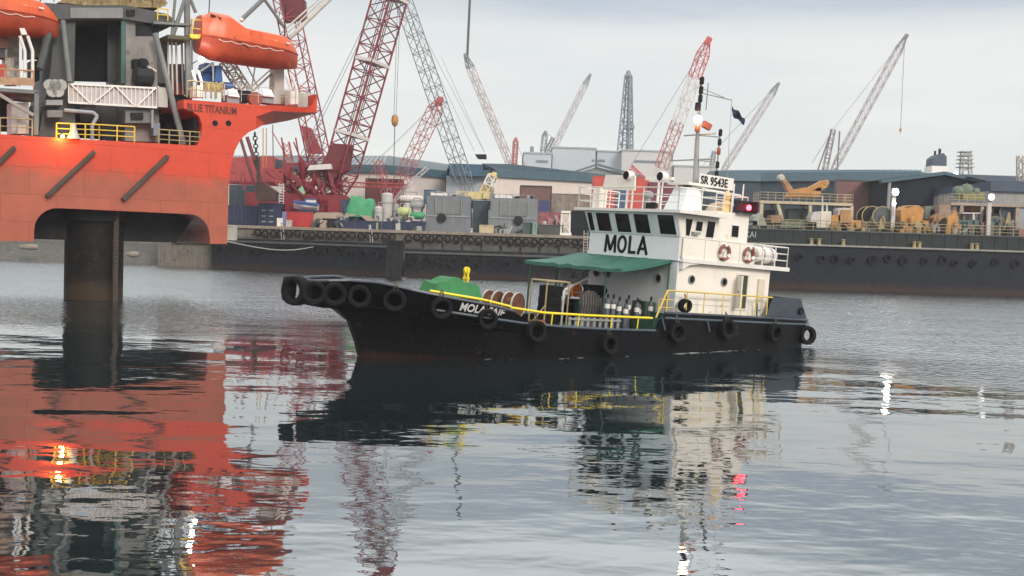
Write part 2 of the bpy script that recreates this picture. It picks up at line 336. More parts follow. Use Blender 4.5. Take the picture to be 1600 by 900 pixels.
def crane(name, label, Y, foot, tip, w, n, mat, group=None, mast=None, base=None, rc=.09, rb=.05, tipmat=None, taper=.35, yaw=(.35, 1, 0), pend=True, bands=None, hook=None, jib=None, gz=5.6, rope=None):
    """lattice boom crawler crane: house, tracks, boom with tapered ends, gantry mast, pendants, hoist rope and hook"""
    P = at(*foot, Y); Q = at(*tip, Y); g = Vector((P.x, P.y, gz)); r = thing(name, label, 'crane', g, group=group)
    d = (Q - P); ln = d.length
    a, b = P + d * (.13), P + d * .9
    secs = [(P, a, w * taper, w, 3, mat)]
    k = bands or [mat]
    for i, m_ in enumerate(k): secs.append((a.lerp(b, i / len(k)), a.lerp(b, (i + 1) / len(k)), w, w, max(2, n // len(k)), m_))
    secs.append((b, Q, w, w * .3, 3, tipmat or mat))
    for (p, q_, w0, w1, nn, m_) in secs: MB(g).lattice(p, q_, w0, w1, nn, rc, rb, yaw).build('boom_section', m_, r)
    hd = MB(g); hd.beam(Q - d.normalized() * w * .5, Q + d.normalized() * w * .25, w * .45, w * .5); hd.tube(Q + Vector((w * .1, -.25, 0)), Q + Vector((w * .1, .25, 0)), w * .28, 10); hd.build('boom_head', tipmat or mat, r)
    if mast:
        T = at(*mast, Y); Bm = Vector((P.x - .5, P.y, P.z))
        if base: Bm = at(*base, Y)
        MB(g).lattice(Bm, T, w * .7, w * .6, 6, rc * .9, rb, yaw).build('mast', tipmat or mat, r)
        back = MB(g)
        back.tube(T, Bm + (Bm - P).normalized() * w * 2.4 if (Bm - P).length > .3 else Bm + Vector((-w * 2.4 * (1 if Q.x > P.x else -1), 0, 0)), rb * 1.3, 5); back.build('backstay', mat, r)
        if pend:
            pm = MB(g)
            for s in (-.3, .3): pm.tube(T + Vector((0, s * w, 0)), Q + Vector((0, s * w, 0)), rb * .55, 4)
            pm.build('pendant', cgrey, r)
    if hook:
        H = at(*hook, Y); top = Q + Vector((w * .2, 0, 0)); top.x = H.x
        MB(g).tube(Vector((H.x, Q.y, Q.z)), H, rope or rb * .4, 4).build('hoist_rope', cgrey, r)
        hb = MB(g); hb.lathe([(.05, .7), (.45, .5), (.5, 0), (.35, -.5), (.06, -.8)], 10, c=H); hb.tube(H - Vector((0, 0, .7)), H - Vector((0, 0, 1.6)), .1, 6); hb.build('hook_block', orangem, r)
    s = 1 if Q.x > P.x else -1
    hs = MB(g); hs.box((P.x - s * w * 3.4, P.y - w * .8, gz + 1.4), (P.x + s * w * .6, P.y + w * .8, gz + 1.4 + w * .95)); hs.build('machinery_house', mat, r)
    cb = MB(g); cb.box((P.x + s * .1, P.y - w * 1.15, gz + 1.5), (P.x + s * w * .9, P.y - w * .82, gz + 1.5 + w * .8)); cb.build('cab', cwhite if Y > 300 else mat, r)
    for s2 in (-1, 1):
        tr = MB(g); yy = P.y + s2 * w * .9; tr.prism([(P.x - w * 1.5, yy - .4, gz + .2), (P.x - w * 1.2, yy - .4, gz), (P.x + w * 1.2, yy - .4, gz), (P.x + w * 1.5, yy - .4, gz + .2), (P.x + w * 1.5, yy - .4, gz + .9), (P.x + w * 1.3, yy - .4, gz + 1.2), (P.x - w * 1.3, yy - .4, gz + 1.2), (P.x - w * 1.5, yy - .4, gz + .9)], (0, .8, 0)); tr.build('track', darkm, r)
    return r
# ================================================================== TUG  (u forward, v to port, z up; slight stern trim)
TH, TR, HE = map(math.radians, (36.1, 2.9, 1.3)); TO = Vector((4.01, 49.94, 0))
_h = Vector((-math.cos(TH), -math.sin(TH), 0)); _p = Vector((math.sin(TH), -math.cos(TH), 0)); _k = Vector((0, 0, 1))
TX = _h * math.cos(TR) + _k * math.sin(TR); _z = -_h * math.sin(TR) + _k * math.cos(TR)
TY = _p * math.cos(HE) - _z * math.sin(HE); TZ = _z * math.cos(HE) + _p * math.sin(HE)
TM = axes(TX, TY, TZ); TE = TM.to_euler()
def tw(u, v, z): return TO + TX * u + TY * v + TZ * z
tug = thing('tugboat', 'white and black harbour tug with MOLA on its wheelhouse front', 'tugboat', TO, TE)
ST = [  # u, top of side, half breadth top, half breadth waterline, keel z, half breadth keel
 (-10.66, 1.92, 3.25, 2.9, -.55, 2.6), (-10.2, 1.92, 3.5, 3.3, -.9, 2.9), (-8, 1.93, 3.58, 3.45, -1.2, 3.0), (-4, 1.93, 3.58, 3.5, -1.4, 3.0), (-.62, 1.93, 3.58, 3.5, -1.5, 3.0),
 (-.18, 1.17, 3.58, 3.5, -1.5, 3.0), (2.5, 1.15, 3.58, 3.45, -1.5, 3.0), (5, 1.19, 3.52, 3.2, -1.6, 2.8), (6.6, 1.3, 3.42, 2.85, -1.6, 2.4), (7.4, 1.68, 3.35, 2.6, -1.6, 2.1), (8.3, 1.84, 3.2, 2.2, -1.6, 1.7),
 (9.5, 1.98, 2.98, 1.6, -1.6, 1.1), (10.5, 2.1, 2.72, 1.0, -1.6, .6), (11.5, 2.24, 2.3, .5, -1.5, .25), (12.1, 2.34, 1.95, .22, -1.2, .1), (12.5, 2.4, 1.7, .16, .0, .08), (12.9, 2.42, 1.45, .14, .8, .1), (13.6, 2.4, 1.08, .3, 1.28, .25), (14.3, 2.34, .85, .6, 1.3, .5), (14.8, 2.28, .55, .5, 1.36, .4)]
def half(s, t):
    u, zt, bt, bw, zk, bk = s; z = zk + (zt - zk) * t
    zw = max(-.3, zk)
    if z >= zw: b = bw + (bt - bw) * ((z - zw) / max(zt - zw, .01)) ** 1.15
    else: b = bk + (bw - bk) * ((z - zk) / max(zw - zk, .01)) ** .5
    return b, z
rows = []
for s in ST:
    pts = [half(s, t / 9) for t in range(10)]
    rows.append([(s[0], b, z) for b, z in reversed(pts)] + [(s[0], -b, z) for b, z in pts])
hb = MB().grid(rows); n_ = len(rows[0])
hb.add(rows[0], [tuple(range(n_))]); hb.add(rows[-1], [tuple(range(n_))])
tughull_m = banded('tug_hull', (.034, .015, .011), (.0055, .006, .008), -.55, -.25, rough=.55, rust=.25, wear=(.06, .05, .045))
hull = hb.build('hull', tughull_m, tug, smooth=True, sharp=40)
def brd(u):
    for a, b in zip(ST, ST[1:]):
        if a[0] <= u <= b[0]:
            t = (u - a[0]) / (b[0] - a[0]); return a[2] + (b[2] - a[2]) * t, a[1] + (b[1] - a[1]) * t
    return ST[-1][2], ST[-1][1]
# decks
dk = MB(); us = [-10.6, -8, -4, -1.2]; dk.grid([[(u, -brd(u)[0] + .08, 1.86), (u, brd(u)[0] - .08, 1.86)] for u in us])
dk.grid([[(u, -brd(u)[0] + .1, .82 + max(0, u - 6) * .1), (u, brd(u)[0] - .1, .82 + max(0, u - 6) * .1)] for u in (-1.2, 0, 2.5, 5, 7, 8.3, 9.5, 10.5, 11.5, 12.5, 13.5, 14.6)])
dk.add([(-1.2, -3.4, .8), (-1.2, 3.4, .8), (-1.2, 3.4, 1.87), (-1.2, -3.4, 1.87)], [(0, 1, 2, 3)])
dk.build('deck', dgreen, tug)
capm = M('cap_steel', (.05, .06, .085), .4, var=.3, rust=.2)
for sgn in (1, -1):
    for seg in ([-10.66, -10.2, -8, -4, -.62], [7.4, 8.3, 9.5, 10.5, 11.5, 12.1, 12.5, 12.9, 13.6, 14.3, 14.8]):
        MB().path([(u, sgn * brd(u)[0], brd(u)[1] + .02) for u in seg], .06, 6).build('cap_rail', capm, tug, smooth=True)
cap = MB(); cap.path([(14.8, .55, 2.3), (14.8, -.55, 2.3)], .06); cap.build('cap_rail', capm, tug); cap = MB(); cap.path([(-10.66, 3.25, 1.94), (-10.66, -3.25, 1.94)], .06)
cap.build('cap_rail', capm, tug)
strm = M('strake_steel', (.06, .085, .11), .45, var=.3, rust=.3)
for sgn in (1, -1):
    MB().path([(u, sgn * (brd(u)[0] + .03), z) for u, z in ((-.1, 1.16), (2.5, 1.14), (5, 1.17), (7, 1.25), (9, 1.42), (10.6, 1.56))], .055, 6).build('rubbing_strake', strm, tug, smooth=True)
    MB().path([(u, sgn * (brd(u)[0] + .02), 1.72) for u in (-10.3, -8, -4, -.6)], .06, 6).build('rubbing_strake', strm, tug, smooth=True)
for k_, u in enumerate((-.4, -3.2)):
    MB().tube((u, 3.62, 1.75), (u - .25, 3.62, 1.2), .05).build('fender_bracket', M('strake_steel', (0, 0, 0)), tug)
# raised quarter bulwarks and transom plate
for sgn in (1, -1):
    MB().prism([(-7.2, sgn * 3.55, 1.9), (-7.72, sgn * 3.5, 2.94), (-9.78, sgn * 3.42, 2.97), (-10.64, sgn * 3.27, 1.9)], (0, -sgn * .08, 0)).build('quarter_bulwark', M('bulwark_slate', (.035, .045, .065), .5, var=.25, rust=.15), tug)
    MB().lathe([(.17, -.05), (.17, .05)], 14, c=(-9.9, sgn * 3.43, 2.35), ax='y').build('fairlead', black, tug)
MB().prism([(-10.62, -3.2, 1.9), (-9.8, -3.3, 2.95), (-9.8, 3.3, 2.95), (-10.62, 3.2, 1.9)], (.08, 0, 0)).build('transom_bulwark', MATS['bulwark_slate'], tug)
# ---- lower deckhouse
W_ = 3.02
lh = MB(); lh.box((-7.85, -W_, 1.88), (-1.75, W_, 4.21)); lower = lh.build('deckhouse', cream, tug)
lf = MB(); lf.box((-1.74, -W_ - .02, .85), (-1.66, W_ + .02, 4.21)); lowf = lf.build('deckhouse_front', coolw, tug)
def porthole(u, v, z, ax, r=.16, par=tug):
    s = 1 if v > 0 else -1
    ring = MB()
    if ax == 'y': ring.lathe([(r + .05, 0), (r + .05, s * .05), (r, s * .06), (r, 0)], 16, c=(u, v, z), ax='y', closed=True)
    else: ring.lathe([(r + .05, 0), (r + .05, .05), (r, .06), (r, 0)], 16, c=(u, v, z), ax='x', closed=True)
    o = ring.build('porthole', lgrey, par, smooth=True)
    g = MB().lathe([(r, 0), (r, s * .02 if ax == 'y' else .02)], 16, c=(u, v, z), ax=ax); g.build('porthole_glass', glass, o)
for u in (-2.6, -4.72): porthole(u, W_, 3.48, 'y')
for v in (-2.43, -1.62, 1.9): porthole(-1.66, v, 3.4, 'x', .17)
# side door with its leaf standing open, and a locker
dw = MB(); dw.box((-6.3, W_ - .3, 2.3), (-5.62, W_ + .004, 3.86)); o = dw.build('doorway', M('cabin_shade', (.05, .06, .035), .8, var=.4), tug)  # solid dark block; the shade inside the cabin is in its colour
fr = MB(); fr.box((-6.38, W_, 2.22), (-6.3, W_ + .05, 3.94)); fr.box((-5.62, W_, 2.22), (-5.54, W_ + .05, 3.94)); fr.box((-6.3, W_, 3.86), (-5.62, W_ + .05, 3.94)); fr.box((-6.3, W_, 2.22), (-5.62, W_ + .05, 2.3)); fr.build('door_frame', white, o)
dl = MB().beam((-5.58, W_ + .06, 3.08), (-5.3, W_ + .62, 3.08), .05, 1.5, ).build('door', white, tug)
MB().box((-5.47, W_ + .3, 3.05), (-5.37, W_ + .4, 3.1)).build('handle', black, dl)
MB().box((-7.45, W_, 2.3), (-7.02, W_ + .1, 3.75)).build('locker_door', M('locker_cream', (.66, .6, .48), .5, var=.12), tug)
lines = MB()
for z in (2.35, 2.62, 2.9): lines.box((-5.2, W_, z), (-1.95, W_ + .012, z + .02))
lines.build('weld_seam', pale, tug)
MB().path([(-1.63, 2.55, 1.9), (-1.63, 2.55, 4.2)], .04).build('front_pipe', dgreen, tug)
MB().path([(-6.85, W_ + .3, 2.0), (-6.8, W_ + .3, 2.5), (-6.72, W_ + .3, 2.75)], .05).build('deck_pump', M('pump_teal', (.02, .12, .13), .5), tug)
# upper deck slab
sl = MB(); sl.prism([(-8.9, 3.3, 4.22), (-1.7, 3.3, 4.22), (-1.7, -3.3, 4.22), (-8.9, -3.3, 4.22)], (0, 0, .19)); sl.build('upper_deck', white, tug)
gus = MB(); gus.prism([(-1.75, 3.06, 4.21), (-2.9, 3.06, 4.21), (-2.2, 3.06, 4.12), (-1.75, 3.06, 3.9)], (0, .2, 0)); gus.build('deck_gusset', white, tug)
# ---- wheelhouse: vertical below the knuckle, raked outwards above it
ZK, ZT = 5.3, 6.36
wh = MB()
bot = [(-1.57, 3.1), (-3.85, 3.1), (-3.85, -3.1), (-1.57, -3.1)]
top = [(-1.17, 3.2), (-3.85, 3.2), (-3.85, -3.2), (-1.17, -3.2)]
wh.hexa([(u, v, 4.27) for u, v in bot] + [(u, v, ZK) for u, v in bot])
wh.hexa([(u, v, ZK + .001) for u, v in bot] + [(u, v, ZT) for u, v in top])
wheel = wh.build('wheelhouse', coolw, tug)
MB().box((-3.6, 3.1, 4.45), (-1.62, 3.13, 5.27)).build('lit_side_panel', cream, tug)  # thin panel giving the port side its sunlit colour over the cool box
sw_ = MB(); sw_.hexa([(-3.84, 3.102, ZK), (-1.6, 3.102, ZK), (-1.6, 3.125, ZK), (-3.84, 3.125, ZK), (-3.84, 3.203, ZT), (-1.2, 3.203, ZT), (-1.2, 3.228, ZT), (-3.84, 3.228, ZT)]); sw_.build('wheelhouse_lit_side', cream, tug)  # same sunlit cream, as a sheet above the knuckle
rf = MB(); rf.prism([(-.95, -3.75, 6.36), (-.95, 3.6, 6.36), (-1.4, 3.72, 6.36), (-3.85, 3.72, 6.36), (-3.85, -3.8, 6.36)], (0, 0, .13)); rf.build('wheelhouse_roof', white, tug)
def rk(v, z, pr=.0):   # point on the raked front face
    t = (z - ZK) / (ZT - ZK); return Vector((-1.57 + .4 * t + pr, v, z + pr * -.38))
def fwin(v0, v1, z0, z1):
    fr = MB(); e = .06
    for a, b, c, d in ((v0 - e, v1 + e, z0 - e, z0), (v0 - e, v1 + e, z1, z1 + e), (v0 - e, v0, z0, z1), (v1, v1 + e, z0, z1)):
        fr.hexa([rk(a, c), rk(b, c), rk(b, c, .035), rk(a, c, .035), rk(a, d), rk(b, d), rk(b, d, .035), rk(a, d, .035)])
    o = fr.build('window_frame', coolw, tug)
    g = MB(); g.hexa([rk(v0, z0), rk(v1, z0), rk(v1, z0, .018), rk(v0, z0, .018), rk(v0, z1), rk(v1, z1), rk(v1, z1, .018), rk(v0, z1, .018)]); g.build('pane', glass, o)
    if v1 - v0 > .6: c_ = (v0 + v1) / 2; MB().tube(rk(c_, z0 + .02, .05), rk(c_ - .28, z0 + .55, .05), .014, 4).build('wiper', black, o)
for a, b in ((-3.0, -2.64), (-2.36, -1.38), (-.98, .0), (.33, 1.3), (1.92, 2.96)): fwin(a, b, 5.42, 6.27)
def swin(pts, name='side_window', v=3.125, top_out=.1):
    # pts (u,z) corners on the side plane; above the knuckle the plane leans out
    def P(u, z, o): return (u, v + (top_out * (z - ZK) / (ZT - ZK) if z > ZK else 0) + o, z)
    c = Vector((sum(p[0] for p in pts) / 4, sum(p[1] for p in pts) / 4)); out = [Vector(p) + (Vector(p) - c).normalized() * .07 for p in pts]
    f = MB(); f.add([P(*p, .0) for p in out] + [P(*p, .02) for p in out], [(0, 1, 2, 3), (4, 5, 6, 7)] + [(i, (i + 1) % 4, 4 + (i + 1) % 4, 4 + i) for i in range(4)])
    o = f.build(name, white, tug)
    g = MB(); g.add([P(*p, .01) for p in pts] + [P(*p, .03) for p in pts], [(0, 1, 2, 3), (4, 5, 6, 7)] + [(i, (i + 1) % 4, 4 + (i + 1) % 4, 4 + i) for i in range(4)]); g.build('pane', glass, o)
swin([(-1.72, 6.16), (-2.14, 6.16), (-2.08, 5.42), (-1.88, 5.42)]); swin([(-2.42, 6.1), (-2.8, 6.1), (-2.8, 5.68), (-2.42, 5.68)], 'door_window'); swin([(-3.12, 6.16), (-3.6, 6.16), (-3.6, 5.45), (-3.12, 5.45)])
MB().box((-2.62, 3.15, 5.5), (-2.2, 3.3, 5.62)).build('side_lamp', lgrey, tug)
# accommodation box behind the wheelhouse
MB().box((-5.94, -3.1, 4.41), (-3.86, 3.1, 6.7)).build('aft_cabin', cream, tug)
swin([(-4.84, 6.12), (-5.28, 6.12), (-5.28, 5.6), (-4.84, 5.6)], 'cabin_window', 3.1, 0)
# solid bulwark along the upper deck with stanchion seams
bw_ = MB(); bw_.box((-6.05, 3.2, 4.41), (-1.68, 3.25, 5.32)); ob = bw_.build('upper_bulwark', cream, tug)
sm = MB()
for u in (-3.05, -3.95, -5.35): sm.tube((u, 3.27, 4.42), (u, 3.27, 5.33), .025, 5)
sm.tube((-1.68, 3.24, 5.34), (-6.05, 3.24, 5.34), .035, 6); sm.build('bulwark_stay', white, tug)
# letters
RF = axes(Vector((0, 1, 0)), Vector((0, 0, 1)), Vector((1, 0, 0)))
RS = axes(Vector((-1, 0, 0)), Vector((0, 0, 1)), Vector((0, 1, 0)))
ink = M('lettering_black', (.008, .008, .012), .5, var=.1); wl = M('lettering_white', (.85, .85, .83), .5, var=.05)
def stroke(mb, pts, wd=.15):   # v,z polyline on the wheelhouse front
    for a, b in zip(pts, pts[1:]): mb.beam((-1.555, a[0], a[1]), (-1.555, b[0], b[1]), .03, wd, Vector((0, -(b[1] - a[1]), b[0] - a[0])))
mz, mh = 4.42, .84
lt = MB(); stroke(lt, [(-1.85, mz), (-1.8, mz + mh)], .15); stroke(lt, [(-1.78, mz + mh - .05), (-1.5, mz + .1)], .15); stroke(lt, [(-1.5, mz + .1), (-1.22, mz + mh - .05)], .15); stroke(lt, [(-1.2, mz + mh), (-1.15, mz)], .15)
stroke(lt, [(-.68 + .26 * math.cos(a), mz + mh / 2 + (mh / 2 - .06) * math.sin(a)) for a in [2 * math.pi * i / 20 for i in range(21)]], .14)
stroke(lt, [(-.14, mz + mh), (-.14, mz)], .15); stroke(lt, [(-.2, mz + .07), (.28, mz + .07)], .14)
stroke(lt, [(.46, mz), (.76, mz + mh)], .15); stroke(lt, [(.72, mz + mh), (1.06, mz)], .15); stroke(lt, [(.56, mz + .27), (.94, mz + .27)], .12); lt.build('lettering', ink, tug)
text('SR 9543E', ink, .56, (-4.38, 1.3, 8.0), RS, tug, sx=.86, bold=.01)
MB().box((-6.65, 1.2, 7.9), (-4.35, 1.28, 8.48)).build('name_board', white, tug)
for u in (-4.6, -6.4): MB().tube((u, 1.24, 6.49), (u, 1.24, 7.9), .04).build('board_post', white, tug)
fd = (Vector((8.2, brd(8.2)[0], 0)) - Vector((10, brd(10)[0], 0))).normalized()
fd = (fd + Vector((0, 0, -.08))).normalized(); nu = Vector((0, .6, 1)); nu = (nu - fd * nu.dot(fd)).normalized()
def hullb(u, z):
    for a, b in zip(ST, ST[1:]):
        if a[0] <= u <= b[0]:
            t = (u - a[0]) / (b[0] - a[0]); zt = a[1] + (b[1] - a[1]) * t; bt = a[2] + (b[2] - a[2]) * t; bw = a[3] + (b[3] - a[3]) * t
            return bw + (bt - bw) * (max(z + .3, 0) / (zt + .3)) ** 1.15
text('MOLA SAIF', wl, .5, Vector((9.6, hullb(9.6, 1.6) + .07, 1.6)), axes(fd, nu, fd.cross(nu)), tug, sx=.78, bold=.012)
# ---- yellow rails
yr = MB(); P_ = [(-.1, 3.52, 1.7), (-.7, 3.52, 2.92)]
yr.path([(-.7, 3.5, 2.93), (-7.7, 3.45, 2.93)], .035)
for u in (-.75, -1.95, -3.05, -4.28, -5.5, -6.5, -7.3): yr.tube((u, 3.5, 1.9), (u, 3.5, 2.93), .03)
yr.tube((-.15, 3.52, 1.72), (-.72, 3.5, 2.93), .04)
yr.build('aft_rail', yellow, tug)
yl = MB(); yl.path([(.1, 3.55, 1.69), (3.7, 3.55, 1.68), (6.0, 3.45, 1.7)], .05); yl.path([(6.0, 3.45, 1.7), (7.6, 3.38, 1.84)], .05); yl.path([(7.6, 3.38, 1.88), (8.8, 3.14, 2.08), (10.9, 2.62, 2.28)], .05)
for u in (.9, 2.4, 4.2, 5.6): yl.tube((u, 3.52, 1.17), (u, 3.55, 1.68), .03)
yl.build('side_rail', byellow, tug)
cr = MB(); cr.path([(-.75, 3.0, 1.9), (-.75, 3.0, 2.5), (-1.6, 3.0, 2.5)], .03); cr.path([(-.75, 3.0, 2.15), (-1.6, 3.0, 2.15)], .025); cr.tube((-1.2, 3, 1.9), (-1.2, 3, 2.5), .025); cr.build('step_rail', yellow, tug)
# ---- upper deck rail, roof rails
ur = MB(); rail_mb(ur, [(-6.1, 3.2, 4.41), (-8.8, 3.2, 4.41), (-8.8, -3.2, 4.41)], .95, 1.0, .03, (.33, .66)); ur.build('upper_rail', white, tug)
rr = MB(); rail_mb(rr, [(-3.7, -3.6, 6.49), (-1.1, -3.6, 6.49), (-1.1, 3.3, 6.49), (-3.7, 3.55, 6.49)], 1.0, 1.15, .03, (.35, .68)); rr.build('roof_rail', white, tug)
rr = MB(); rail_mb(rr, [(-3.75, 3.0, 6.7), (-5.85, 3.0, 6.7), (-5.85, -3.0, 6.7)], .8, 1.0, .025, (.5,)); rr.build('cabin_rail', white, tug)
MB().tube((-4.2, 1.6, 7.75), (-7.1, 1.4, 7.72), .035).build('roof_spar', white, tug)
# mast base, mast, yards, lights
MB().hexa([(-3.0, .3, 6.49), (-4.4, .3, 6.49), (-4.4, 1.5, 6.49), (-3.0, 1.5, 6.49), (-3.5, .5, 7.75), (-4.35, .5, 7.75), (-4.35, 1.4, 7.75), (-3.5, 1.4, 7.75)]).build('mast_base', coolw, tug)
MB().box((-4.9, .2, 7.85), (-3.3, 1.6, 7.97)).build('mast_platform', white, tug)
MB().box((-4.1, .3, 7.752), (-3.9, 1.0, 7.85)).build('radar_motor', black, tug)
rd = MB(); rd.box((-3.1, -.95, 8.02), (-2.9, .85, 8.16)); rd.tube((-3.0, -.05, 6.5), (-3.0, -.05, 8.02), .07); rd.build('radar_scanner', white, tug)
ms = MB(); ms.tube((-4.75, .6, 7.95), (-4.6, .6, 10.2), .15, 10, .11); ms.tube((-4.6, .6, 10.2), (-4.5, .6, 13.1), .09, 8, .05); ms.tube((-4.95, .6, 7.95), (-4.7, .6, 9.9), .05)
mast = ms.build('mast', lgrey, tug, smooth=True)
yd = MB()
for z, a, b in ((9.15, 1.6, -1.1), (10.35, .9, -1.05)): yd.tube((-4.6, .6 - a, z), (-4.7, .6 - b, z + .05), .04); yd.tube((-4.65, .6, z), (-5.8, .9, z + .05), .035)
yd.tube((-4.5, .6, 12.35), (-6.3, 1.0, 12.25), .03); yd.tube((-4.5, .6, 12.6), (-5.9, .9, 12.3), .02); yd.tube((-4.6, -1.0, 9.15), (-4.6, -1.0, 9.5), .06); yd.tube((-5.8, .9, 8.0), (-5.8, .9, 10.8), .05); yd.tube((-5.4, .9, 8.0), (-5.4, .9, 9.4), .02)
yd.build('yard', lgrey, tug)
def nav(u, v, z, m, r=.11, h=.34, nm='mast_light'):
    r *= .72
    o = MB().lathe([(r * .8, 0), (r, .05), (r, h - .06), (r * .7, h)], 10, c=(u, v, z)).build(nm, m, tug, smooth=True); return o
for z in (12.75, 12.3, 11.9): nav(-4.5, .66, z, darkm, .15, .36)
nav(-4.3, .75, 11.45, darkm, .2, .4)
for z in (10.9, 10.45): nav(-4.35, .8, z, M('lamp_rust', (.25, .06, .03), .6), .17, .34)
MB().beam((-4.7, .8, 10.9), (-5.1, .9, 10.75), .2, .3).build('light_box', M('lamp_rust', (0, 0, 0)), tug)
for z, m_ in ((10.45, darkm), (10.0, darkm), (9.55, MATS['lamp_rust']), (8.9, darkm), (8.45, darkm)): nav(-5.8, .92, z, m_, .13, .32)
nav(-5.8, .92, 7.95, MATS['lamp_rust'], .14, .3)
o = MB().lathe([(.02, -.2), (.16, -.13), (.2, 0), (.16, .13), (.02, .2)], 12, c=(-4.2, .92, 11.02)).build('masthead_lamp', glow_m, tug, smooth=True)
pl = bpy.data.lights.new('masthead_glow', 'POINT'); pl.energy = 45; pl.color = (1, .55, .25); pl.shadow_soft_size = .2; plo = bpy.data.objects.new('masthead_glow', pl); C.objects.link(plo); plo.location = tw(-4.0, 1.15, 11.02)
MB().tube((-5.0, .6, 11.6), (-5.0, .6, 12.9), .02).build('whip_antenna', darkm, tug)
MB().path([(-6.28, 1.0, 12.25), (-6.35, 1.0, 10.5), (-6.5, 1.0, 8.4)], .012, 4).build('flag_line', lgrey, tug)
# red port light on its black screen
sb = MB(); sb.box((-6.1, 3.0, 6.78), (-4.95, 3.06, 7.32)); sb.box((-6.1, 3.06, 6.78), (-6.04, 3.45, 7.32)); sb.box((-6.04, 3.06, 6.74), (-4.95, 3.4, 6.8)); sb.build('light_screen', black, tug)
o = MB().lathe([(.02, -.13), (.1, -.09), (.12, 0), (.1, .09), (.02, .13)], 12, c=(-5.75, 3.2, 7.02)).build('port_light', glow_r, tug, smooth=True)
pl = bpy.data.lights.new('port_light_glow', 'POINT'); pl.energy = 8; pl.color = (1, .05, .08); pl.shadow_soft_size = .12; plo = bpy.data.objects.new('port_light_glow', pl); C.objects.link(plo); plo.location = tw(-5.75, 3.5, 7.02)
# searchlights on the roof
for u, v in ((-1.35, -.35), (-1.9, 1.35)):
    s_ = MB(); s_.lathe([(.06, -.2), (.2, -.16), (.24, .18), (.22, .22)], 14, c=(u, v, 8.05), ax='x'); s_.tube((u, v, 6.49), (u, v, 7.85), .035); o = s_.build('searchlight', white, tug, smooth=True)
    MB().lathe([(.2, .0), (.2, .02)], 14, c=(u + .21, v, 8.05), ax='x').build('lens', black, o)
MB().prism([(-1.3, -2.15, 7.4), (-1.3, -2.0, 8.1), (-1.3, .1, 8.05), (-1.3, .15, 7.35)], (-.06, 0, 0)).build('wind_board', cream, tug)
for v in (-1.95, .0): MB().tube((-1.33, v, 6.49), (-1.33, v, 7.45), .05).build('board_leg', white, tug)
MB().box((-1.9, -2.95, 6.49), (-1.4, -2.45, 7.5)).build('roof_locker', cream, tug)
vt = MB(); vt.lathe([(.16, 0), (.16, .55), (.26, .6), (.26, .8), (.1, .88)], 12, c=(-1.6, .75, 6.49)); vt.build('vent', lgrey, tug, smooth=True)
MB().box((-1.5, 1.0, 6.55), (-1.3, 1.6, 6.8)).build('floodlight', darkm, tug)
MB().lathe([(.5, 0), (.52, .1), (.35, .38), (.05, .5)], 16, c=(-5.0, 1.9, 6.7)).build('satellite_dome', M('dome_tan', (.5, .4, .3), .6, var=.1), tug, smooth=True)
o = MB().lathe([(.2, 0), (.2, .5), (.12, .56), (.18, .62), (.15, .9), (.04, 1.0)], 12, c=(-4.75, 2.7, 6.7)).build('deck_lamp', M('lamp_brass', (.75, .5, .2), .4), tug, smooth=True)
for u, v in ((-5.5, 2.4), (-5.7, 2.8)): MB().tube((u, v, 6.7), (u, v, 8.1), .035).build('whip_antenna', white, tug)
# ---- awning with posts
aw = []
for i in range(13):
    v = -3.95 + i * (6.6 / 12); row = []
    for j in range(6):
        t = j / 5; vv = v + (.35 if i == 12 else 0) * t
        row.append((-1.62 + t * 3.25, vv, 4.28 - .58 * t - .09 * math.sin(math.pi * t) * (1 + .5 * math.sin(i * 1.9)) - .05 * math.sin(i * math.pi / 2) ** 2 * t + .03 * math.sin(i * 2.3)))
    aw.append(row)
am = MB().grid(aw); low = [[(p[0], p[1], p[2] - .05) for p in r] for r in aw]; am.grid(low)
edge = [r[-1] for r in aw]; am.grid([edge, [(p[0], p[1], p[2] - .16 + .03 * math.sin(k * 3)) for k, p in enumerate(edge)]]); am.grid([aw[-1], [(p[0], p[1], p[2] - .15) for p in aw[-1]]])
am.build('awning', awn, tug, smooth=True, sharp=60)
for u, v in ((1.45, -3.7), (1.5, -1.3), (1.5, 1.9), (-.2, -3.7)): MB().tube((u, v, .85), (u, v, 3.66), .055 if v < 1 else .035).build('awning_post', dgreen, tug)
MB().beam((1.5, -3.7, 3.6), (1.5, 2.5, 3.62), .06, .08).build('awning_beam', dgreen, tug)
# stair with white handrail to the upper deck, on the starboard side of the front
stp = MB()
for k in range(8): z = .95 + k * .4; u = 1.1 - k * .3; stp.box((u, -2.9, z), (u + .24, -2.1, z + .05))
for v in (-2.95, -2.1): stp.beam((1.3, v, .85), (-1.3, v, 4.1), .05, .2, (0, 1, 0) if False else (0, 0, 1))
stp.build('stair', lgrey, tug)
MB().path([(1.75, -.6, .85), (1.75, -.6, 2.5), (.3, -.6, 3.18)], .05).build('handrail', white, tug)
